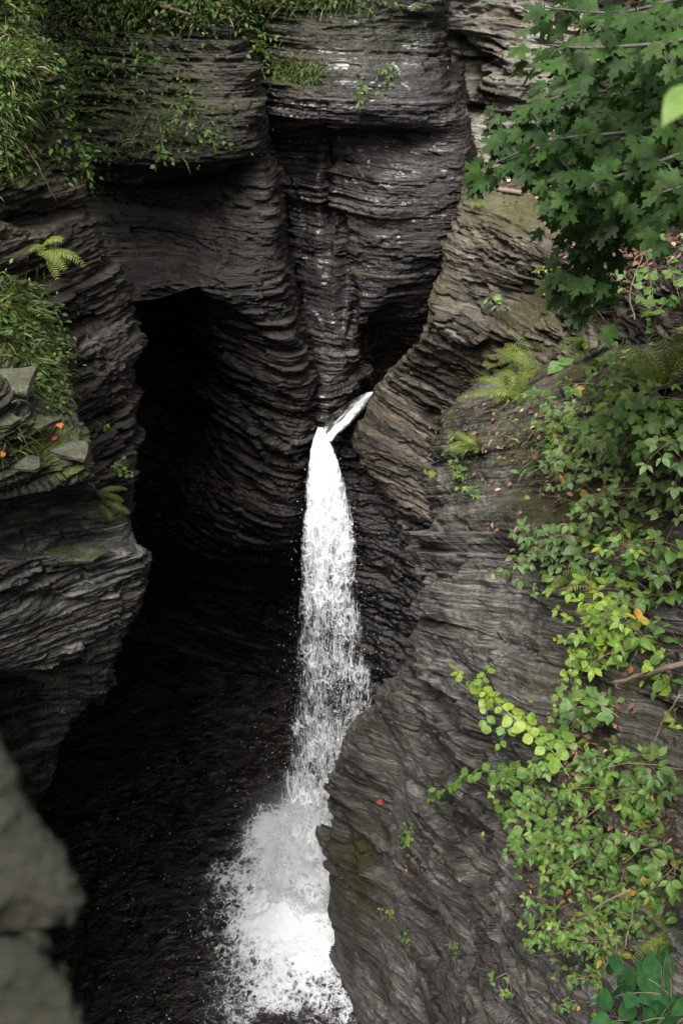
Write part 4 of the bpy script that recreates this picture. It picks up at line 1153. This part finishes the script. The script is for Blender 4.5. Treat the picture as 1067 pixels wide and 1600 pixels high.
weed('second tufted weed hanging on the wet face, right of the yellowish one', 490, 112, 10, .55, .15, LANCE, 'weed', droop=2.0)
for lab, a, b in (('small weed on the cliff above the overhang, left of the pale twigs', 215, 95), ('small weed on the bright bed just above the overhang', 250, 235), ('weed in the middle of the upper left cliff', 290, 165), ('weed on the narrow bed near the corner of the upper left cliff', 320, 200), ('weed below the mossy top of the left cliff', 205, 150), ('weed on the wet face under the dark brow', 605, 105), ('weed on the wet face near its left cleft', 560, 135)):
    weed(lab, a, b, 7, .55, .13, OVATE, 'weed', comp=1, droop=1.1)

# ground cover nobody could count
def scatter(name, label, zones, tmpl, size, lm, kind_txt, lift=.05, ax_down=.3):
    pos, ax, nr, sz, tn = [], [], [], [], []
    for a, b, ra, rb, n, s in zones:
        for i in range(n):
            x_, y_ = a + RNG.normal(0, .55) * ra, b + RNG.normal(0, .55) * rb
            if x_ < -12 or y_ < -12 or x_ > 1080: continue
            p, q = on_rock(max(x_, 0), max(y_, 0))
            d = unit(np.array([q[0], q[1], -ax_down]) + rv(s=.6))
            pos.append(p + q * lift * RNG.random() + rv(s=.05) + UPV * lift * .5); ax.append(d); nr.append(unit(UPV + q * .5 + rv(s=.35))); sz.append(size * s * (.6 + .7 * RNG.random())); tn.append(np.clip(RNG.normal(.45, .27), 0, 1))
    V, T, A = place(tmpl, np.array(pos), np.array(ax), np.array(nr), np.array(sz), np.array(tn))
    o = mesh_np(name, V, T, LM[lm], {'tint': A}, smooth=False)
    tag(o, label, kind_txt, kind='stuff')
    return o


scatter('undergrowth', 'green leafy undergrowth over the cliff tops at the upper left', [(180, 5, 170, 40, 1300, 1), (330, 25, 60, 30, 250, 1), (110, 150, 35, 110, 330, 1), (160, 90, 60, 70, 260, 1), (250, 120, 90, 90, 140, .8), (140, 265, 30, 35, 180, .9), (520, 0, 120, 18, 260, 1), (400, 60, 24, 60, 160, 1), (290, 205, 90, 50, 130, .7), (600, 95, 70, 30, 50, .7)], OVATE, .095, 'weed', 'undergrowth', .2)
scatter('ground_cover', 'mossy leaf cover on the near left bank', [(75, 560, 30, 60, 420, 1), (35, 500, 50, 50, 420, 1), (85, 620, 20, 30, 160, .9), (20, 130, 50, 90, 450, 1.2), (20, 250, 40, 40, 120, 1.2)], OVATE, .062, 'weed', 'undergrowth', .09)
scatter('ivy_cover', 'low green leaves covering the ledges of the right wall', [(960, 720, 110, 70, 130, 1.2), (940, 860, 110, 70, 80, 1.2), (980, 1000, 90, 70, 90, 1.1), (900, 1250, 90, 90, 110, .8), (980, 1350, 90, 120, 180, .75), (930, 1480, 70, 80, 110, .6), (720, 705, 50, 30, 60, .6), (800, 640, 60, 25, 60, .6)], OVATE, .11, 'green', 'undergrowth', .12)
scatter('leaf_litter', 'brown dead leaves littering the bank and ledges on the right', [(985, 385, 90, 40, 700, 1.3), (880, 305, 40, 14, 130, 1.2), (900, 1170, 30, 45, 260, .8), (920, 1120, 60, 40, 120, .8), (800, 680, 90, 60, 170, .9), (760, 640, 60, 30, 80, .9), (900, 780, 120, 90, 300, .9), (990, 1300, 70, 90, 300, .6), (870, 1400, 60, 60, 160, .5), (820, 285, 60, 14, 90, 1.0), (800, 320, 80, 25, 60, .8), (650, 1340, 25, 25, 50, .7)], OVATE, .09, 'litter', 'leaf litter', .01)


def grass(zones):
    Vs, Ts, As, o = [], [], [], 0
    for a, b, ra, rb, n, L in zones:
        for i in range(n):
            x_, y_ = a + RNG.normal(0, .55) * ra, b + RNG.normal(0, .55) * rb
            if x_ < -10 or y_ < -10: continue
            p, q = on_rock(max(x_, 0), max(y_, 0))
            d = unit(np.array([q[0], q[1], 0]) * .6 + UPV * .8 + rv(s=.45))
            pa = grow(p, d, L * (.5 + .8 * RNG.random()), 1.9, 5, .25)
            w = .0035 + .003 * RNG.random(); sd = unit(np.cross(pa[-1] - pa[0], rv()))
            wd = w * np.array([1, 1, .9, .7, .4, .02]) * (1 + np.linalg.norm(p - CAM) * .06)
            V = np.concatenate([pa - sd * wd[:, None], pa + sd * wd[:, None]])
            T = []
            for k in range(5): T += [(k, k + 1, k + 7), (k, k + 7, k + 6)]
            Vs.append(V); Ts.append(np.array(T) + o); As.append(np.full(12, np.clip(RNG.normal(.5, .3), 0, 1))); o += 12
    ob = mesh_np('grass', np.concatenate(Vs), np.concatenate(Ts), LM['grass'], {'tint': np.concatenate(As)}, smooth=False)
    tag(ob, 'fine arching grass on the left banks and cliff top', 'grass', kind='stuff')


grass([(25, 490, 45, 45, 900, .24), (60, 560, 35, 55, 600, .25), (25, 120, 45, 100, 900, .24), (20, 210, 35, 50, 400, .22), (90, 610, 15, 40, 180, .2), (220, 15, 150, 30, 500, .4), (470, 112, 40, 18, 260, .4), (500, 5, 130, 14, 200, .5), (840, 700, 60, 40, 120, .3), (230, 200, 90, 50, 120, .4), (30, 690, 30, 30, 60, .3), (880, 720, 40, 30, 120, .35)])

# --- loose slabs on the left ledge
def slab(label, cx, cy, rx, ry, th, tilt=(0, 0), seed=0, mat=None, name='flat_stone', cat='rock'):
    p, q = on_rock(cx, cy); t = project(p)[2]
    r = np.random.default_rng(seed); n = 7
    an = np.sort(np.linspace(0, 2 * np.pi, n, endpoint=False) + r.uniform(-.33, .33, n))
    rad = r.uniform(.6, 1.3, n)
    k = t / F
    o2 = [(math.cos(a) * rx * k * q_, math.sin(a) * ry * k * 1.9 * q_) for a, q_ in zip(an, rad)]
    bm = bmesh.new()
    vs = [bm.verts.new((x_, y_, 0)) for x_, y_ in o2]
    f = bm.faces.new(vs)
    ex = bmesh.ops.extrude_face_region(bm, geom=[f])
    bmesh.ops.translate(bm, vec=(0, 0, th), verts=[g for g in ex['geom'] if isinstance(g, bmesh.types.BMVert)])
    bmesh.ops.recalc_face_normals(bm, faces=bm.faces)
    bmesh.ops.bevel(bm, geom=[e for e in bm.edges], offset=th * .10, segments=1, profile=.6, affect='EDGES')
    bmesh.ops.triangulate(bm, faces=bm.faces)
    bmesh.ops.subdivide_edges(bm, edges=bm.edges, cuts=3, use_grid_fill=True)
    for v in bm.verts:
        c = v.co
        nz = fbm(np.array([c.x * 9 + seed]), np.array([c.y * 9.]), np.array([c.z * 30.]), 3, seed)[0]
        nb = fbm(np.array([c.x * 3 + seed]), np.array([c.y * 3.]), np.array([c.z * 20.]), 2, seed + 5)[0]
        c.x *= 1 + .12 * nb; c.y *= 1 + .12 * nb; c.z += .018 * nz
    me = bpy.data.meshes.new(name); bm.to_mesh(me); bm.free()
    at = me.attributes.new('moss', 'FLOAT', 'POINT'); at.data.foreach_set('value', np.full(len(me.vertices), .2, dtype=np.float32))
    me.materials.append(mat or M['left'])
    o = bpy.data.objects.new(name, me); COL.objects.link(o)
    o.location = [float(c) for c in p + UPV * (-.3 * th)]; o.rotation_euler = (tilt[0], tilt[1], r.uniform(-.4, .4))
    tag(o, label, cat)
    return o


M['slab'] = rock_mat('grey_slab', (.022, .022, .02), (.05, .05, .046), (.10, .10, .092), (.5, .8), brown=.25, pale=.4, zs=5, lat=3)
slab('large pale slab topmost on the left ledge under the grass', 16, 594, 46, 22, .07, (.20, .10), 3, M['slab'])
slab('small grey slab just right of the large pale slab', 58, 614, 26, 14, .07, (.12, .22), 5, M['slab'])
slab('pale flat slab at the left edge below the large one', 8, 655, 30, 15, .05, (.16, .12), 8, M['slab'])
slab('dark slab tucked between the small grey slab and the mossy one', 62, 662, 30, 12, .05, (.1, .12), 31, M['ledge'])
slab('long grey slab at the left edge above the dark recess', 36, 728, 42, 10, .05, (.12, .08), 12, M['slab'])
slab('mossy slab at the corner of the left ledge beside the orange leaf', 105, 704, 30, 14, .06, (.15, .15), 17, M['slab'])
slab('thin dark slab under the mossy corner slab', 92, 738, 40, 9, .05, (.1, .1), 37, M['ledge'])
slab('rounded grey boulder at the end of the left ledge by the lone fern', 166, 766, 20, 15, .22, (.1, .3), 23, M['ledge'])
slab('flat dark slab lying low on the left ledge above the black recess', 40, 806, 36, 8, .05, (.1, 0), 29, M['slab'])
slab('broad grey slab on the lip under the black recess', 120, 868, 46, 12, .06, (.12, .05), 41, M['ledge'])

# --- dead wood
def stick(label, pts, r0, r1, name='dead_branch', cat='branch', mat='dead'):
    q = []
    for a, b, off in pts:
        s_, _ = on_rock(a, b); q.append(P(a, b, t=project(s_)[2] - off))
    q = np.array(q); k = np.concatenate([[0], np.cumsum(np.linalg.norm(np.diff(q, axis=0), axis=1))])
    path = spline_w(k, np.linspace(0, k[-1], 12)) @ q + RNG.normal(0, .006, (12, 3))
    root_loc = path[0]
    V, T = tube(path, r0, r1, 7)
    o = mesh_np(name, V - root_loc, T, BK[mat]); o.location = [float(c) for c in root_loc]
    tag(o, label, cat)
    return o


stick('thick grey dead branch lying across the right ledge below the yellow bush', [(1120, 1020, .25), (1050, 1042, .25), (1000, 1056, .22), (952, 1068, .2)], .03, .018)
stick('short pale stick lying alone on the mossy flat ledge', [(776, 295, .03), (818, 302, .03)], .05, .045)
stick('longer thin stick at the back of the flat ledge', [(790, 272, .04), (835, 278, .04), (870, 290, .04)], .035, .02)
stick('slanting bare stick behind the thin stick on the flat ledge', [(735, 276, .05), (790, 274, .05)], .03, .02)
stick('bare brown cane rising among the lobed leaves', [(992, 500, .4), (985, 450, .5), (1003, 400, .6)], .012, .006)
stick('thin bare twig leaning across the dark gap under the maple', [(935, 460, .4), (970, 452, .45), (1008, 440, .5)], .010, .006)
stick('long bare twig hanging down at the right edge below the dead branch', [(1062, 1085, .5), (1030, 1140, .5), (1012, 1195, .45)], .008, .004)
stick('bare grey twig running low through the lower right thicket', [(985, 1390, .4), (930, 1420, .4), (880, 1455, .35)], .009, .004)
stick('long thin vine stem lying across the lower rock', [(910, 1480, .3), (840, 1495, .3), (795, 1505, .2)], .006, .003)
stick('slanting red-brown twig in the thicket at the right edge', [(1050, 1310, .3), (1000, 1330, .3), (965, 1352, .25)], .008, .004)
stick('forked bare twig rising left of the golden fern', [(975, 1480, .35), (985, 1440, .4), (990, 1405, .4)], .006, .003)
stick('pale fallen twig slanting down the upper left cliff', [(250, 8, .1), (275, 16, .1), (298, 24, .1)], .04, .03)
stick('dry reddish vine hanging down the left buttress', [(40, 225, .1), (65, 270, .12), (88, 315, .1)], .012, .006, 'hanging_vine', 'vine')
stick('thin dry twig arching over the left ledge slabs', [(0, 676, .1), (22, 678, .15), (48, 690, .1)], .006, .003)

# --- fallen leaves, one by one
FALLEN = [(90, 663, 'orange', 'orange fallen leaf on the mossy left ledge', 0.079), (88, 690, 'red', 'red fallen leaf on the left ledge just under the orange one', 0.068), (4, 712, 'orange', 'orange fallen leaf at the left edge of the ledge', 0.056),
          (102, 743, 'tan', 'pale fallen leaf on the moss of the left ledge', 0.045), (592, 1257, 'red', 'red fallen leaf on the water-worn right wall near the fall', 0.146), (820, 592, 'gold', 'golden fallen leaf on top of the largest fern', 0.124),
          (775, 836, 'orange', 'orange fallen leaf on a dark ledge left of the pale clump', 0.079), (830, 852, 'orange', 'orange fallen leaf caught in the left side of the pale blue-green clump', 0.068), (1020, 872, 'gold', 'gold leaf lying near the right edge above the yellow bush', 0.062),
          (1048, 700, 'gold', 'gold leaf in the grey-green bush at the right edge', 0.062), (1009, 700, 'orange', 'orange leaf in the bush beside the upright fern', 0.062), (895, 712, 'tan', 'long tan dead leaf on the fern ledge', 0.096),
          (863, 737, 'tan', 'cream fallen leaf on the ledge below the tan one', 0.056), (790, 285, 'tan', 'tan leaf on the flat mossy ledge beside the sticks', 0.112), (890, 290, 'tan', 'pale leaf at the back of the flat ledge by the maple', 0.135),
          (790, 263, 'tan', 'curled tan leaf standing at the back edge of the flat ledge', 0.169), (815, 1345, 'orange', 'orange dead leaf on the left rim of the lower thicket', 0.051), (820, 1360, 'red', 'red dead leaf just under the orange one on the thicket rim', 0.045),
          (665, 890, 'tan', 'tiny pale leaf on the nose of smooth rock', 0.034), (788, 1555, 'gold', 'yellow leaf beside the lone sprig', 0.034), (880, 1075, 'orange', 'orange leaf on the trailing yellow stem', 0.056), (935, 770, 'gold', 'gold leaf beside the fern ledge bushes', 0.056)]
for a, b, c, lab, s in FALLEN:
    p, q = on_rock(a, b)
    nr = unit(q + UPV * .6 + rv(s=.3)); axv = unit(np.cross(nr, rv()))
    V, T, A = place(LOBED3 if c in ('red', 'orange') else OVATE, (p + q * .04 + UPV * .02)[None], axv[None], nr[None], np.array([s]), np.array([RNG.random()]), 0)
    o = mesh_np('fallen_leaf', V - p, T, LM[c], {'tint': A}, smooth=False); o.location = [float(v) for v in p]
    tag(o, lab, 'leaf', 'fallen autumn leaves')

# --- blurred stones of the parapet beside the viewer
def stone(label, outline, t, th, seed):
    """A rounded block from its outline (pixels at depth t) and real thickness away from the viewer."""
    pts = [P(a, b, t=t) for a, b in outline]
    c = sum(pts) / len(pts); fw = unit(P(60, 1420, t=1) - CAM) + np.array([-.25, 0, -.1])
    bm = bmesh.new()
    vs = [bm.verts.new(p - c) for p in pts]
    f = bm.faces.new(vs)
    ex = bmesh.ops.extrude_face_region(bm, geom=[f])
    bmesh.ops.translate(bm, vec=fw * th, verts=[g for g in ex['geom'] if isinstance(g, bmesh.types.BMVert)])
    bmesh.ops.recalc_face_normals(bm, faces=bm.faces)
    bmesh.ops.bevel(bm, geom=[e for e in bm.edges], offset=.03, segments=3, profile=.5, affect='EDGES')
    bmesh.ops.triangulate(bm, faces=bm.faces)
    bmesh.ops.subdivide_edges(bm, edges=bm.edges, cuts=4, use_grid_fill=True)
    bm.normal_update()
    co = np.array([v.co[:] for v in bm.verts]); nn = np.array([v.normal[:] for v in bm.verts])
    d = .022 * fbm(co[:, 0] * 9 + seed, co[:, 1] * 9, co[:, 2] * 9, 4, seed) + .008 * fbm(co[:, 0] * 40, co[:, 1] * 40, co[:, 2] * 40, 3, seed)
    for v, w in zip(bm.verts, co + nn * d[:, None]): v.co = w
    me = bpy.data.meshes.new('parapet_stone'); bm.to_mesh(me); bm.free()
    at = me.attributes.new('moss', 'FLOAT', 'POINT'); at.data.foreach_set('value', np.full(len(me.vertices), .3, dtype=np.float32))
    me.materials.append(M['stone']); me.shade_smooth()
    o = bpy.data.objects.new('parapet_stone', me); COL.objects.link(o); o.location = [float(v) for v in c]
    tag(o, label, 'stone')


M['stone'] = rock_mat('parapet_rock', (.007, .0067, .0062), (.017, .0165, .0152), (.034, .033, .030), (.8, .95), brown=.4, pale=.3, spec=.15, zs=4, lat=4, mossc=(.010, .012, .003))
stone('upper blurred grey stone with moss at the lower left edge', [(-260, 1100), (-20, 1105), (14, 1165), (42, 1225), (80, 1290), (120, 1350), (138, 1405), (124, 1436), (70, 1452), (-60, 1462), (-260, 1462)], .95, .3, 3)
stone('lower blurred grey stone in the lower left corner', [(-260, 1452), (-60, 1452), (48, 1450), (96, 1486), (128, 1550), (142, 1620), (154, 1720), (-260, 1750)], .92, .3, 9)

# ------------------------------------------------------------------ light, camera, render
def finish():
    w = bpy.data.worlds.new('World'); SC.world = w; w.use_nodes = True
    nt = w.node_tree; nt.nodes.clear()
    sky = nt.nodes.new('ShaderNodeTexSky'); sky.sky_type = 'NISHITA'; sky.sun_disc = False
    el, rot = math.radians(62), math.radians(205)
    sky.sun_elevation = el; sky.sun_rotation = rot
    sky.air_density = 1.0; sky.dust_density = 6.0; sky.ozone_density = 1.0
    hs = nt.nodes.new('ShaderNodeHueSaturation'); hs.inputs['Saturation'].default_value = .12
    bg = nt.nodes.new('ShaderNodeBackground'); bg.inputs[1].default_value = .07
    out = nt.nodes.new('ShaderNodeOutputWorld')
    nt.links.new(sky.outputs[0], hs.inputs['Color']); nt.links.new(hs.outputs[0], bg.inputs[0]); nt.links.new(bg.outputs[0], out.inputs[0])
    sl = bpy.data.lights.new('sun', 'SUN'); sl.energy = 1.5; sl.angle = math.radians(35); sl.color = (1, .97, .92)
    so = bpy.data.objects.new('sun', sl); COL.objects.link(so)
    d = Vector((math.sin(rot) * math.cos(el), math.cos(rot) * math.cos(el), math.sin(el)))   # towards the sun
    so.rotation_euler = d.to_track_quat('Z', 'Y').to_euler(); so.location = (0, 0, 60)
    cam = bpy.data.cameras.new('camera'); co = bpy.data.objects.new('camera', cam); COL.objects.link(co)
    co.location = (0, 0, CZ); co.rotation_euler = (math.pi / 2 - PITCH, 0, 0)
    cam.sensor_fit = 'VERTICAL'; cam.sensor_height = 36; cam.lens = 18 / math.tan(VFOV / 2)
    cam.clip_start = .05; cam.clip_end = 500
    cam.dof.use_dof = True; cam.dof.focus_distance = 10.0; cam.dof.aperture_fstop = 2.6
    SC.camera = co
    SC.view_settings.view_transform = 'Standard'; SC.view_settings.look = 'None'
    SC.view_settings.exposure = EXPOSURE; SC.view_settings.gamma = 1
    SC.cycles.max_bounces = 6; SC.cycles.diffuse_bounces = 3; SC.cycles.glossy_bounces = 3; SC.cycles.transparent_max_bounces = 16
    SC.cycles.transmission_bounces = 3; SC.cycles.volume_bounces = 3
    SC.cycles.use_denoising = True


EXPOSURE = 2.5
finish()
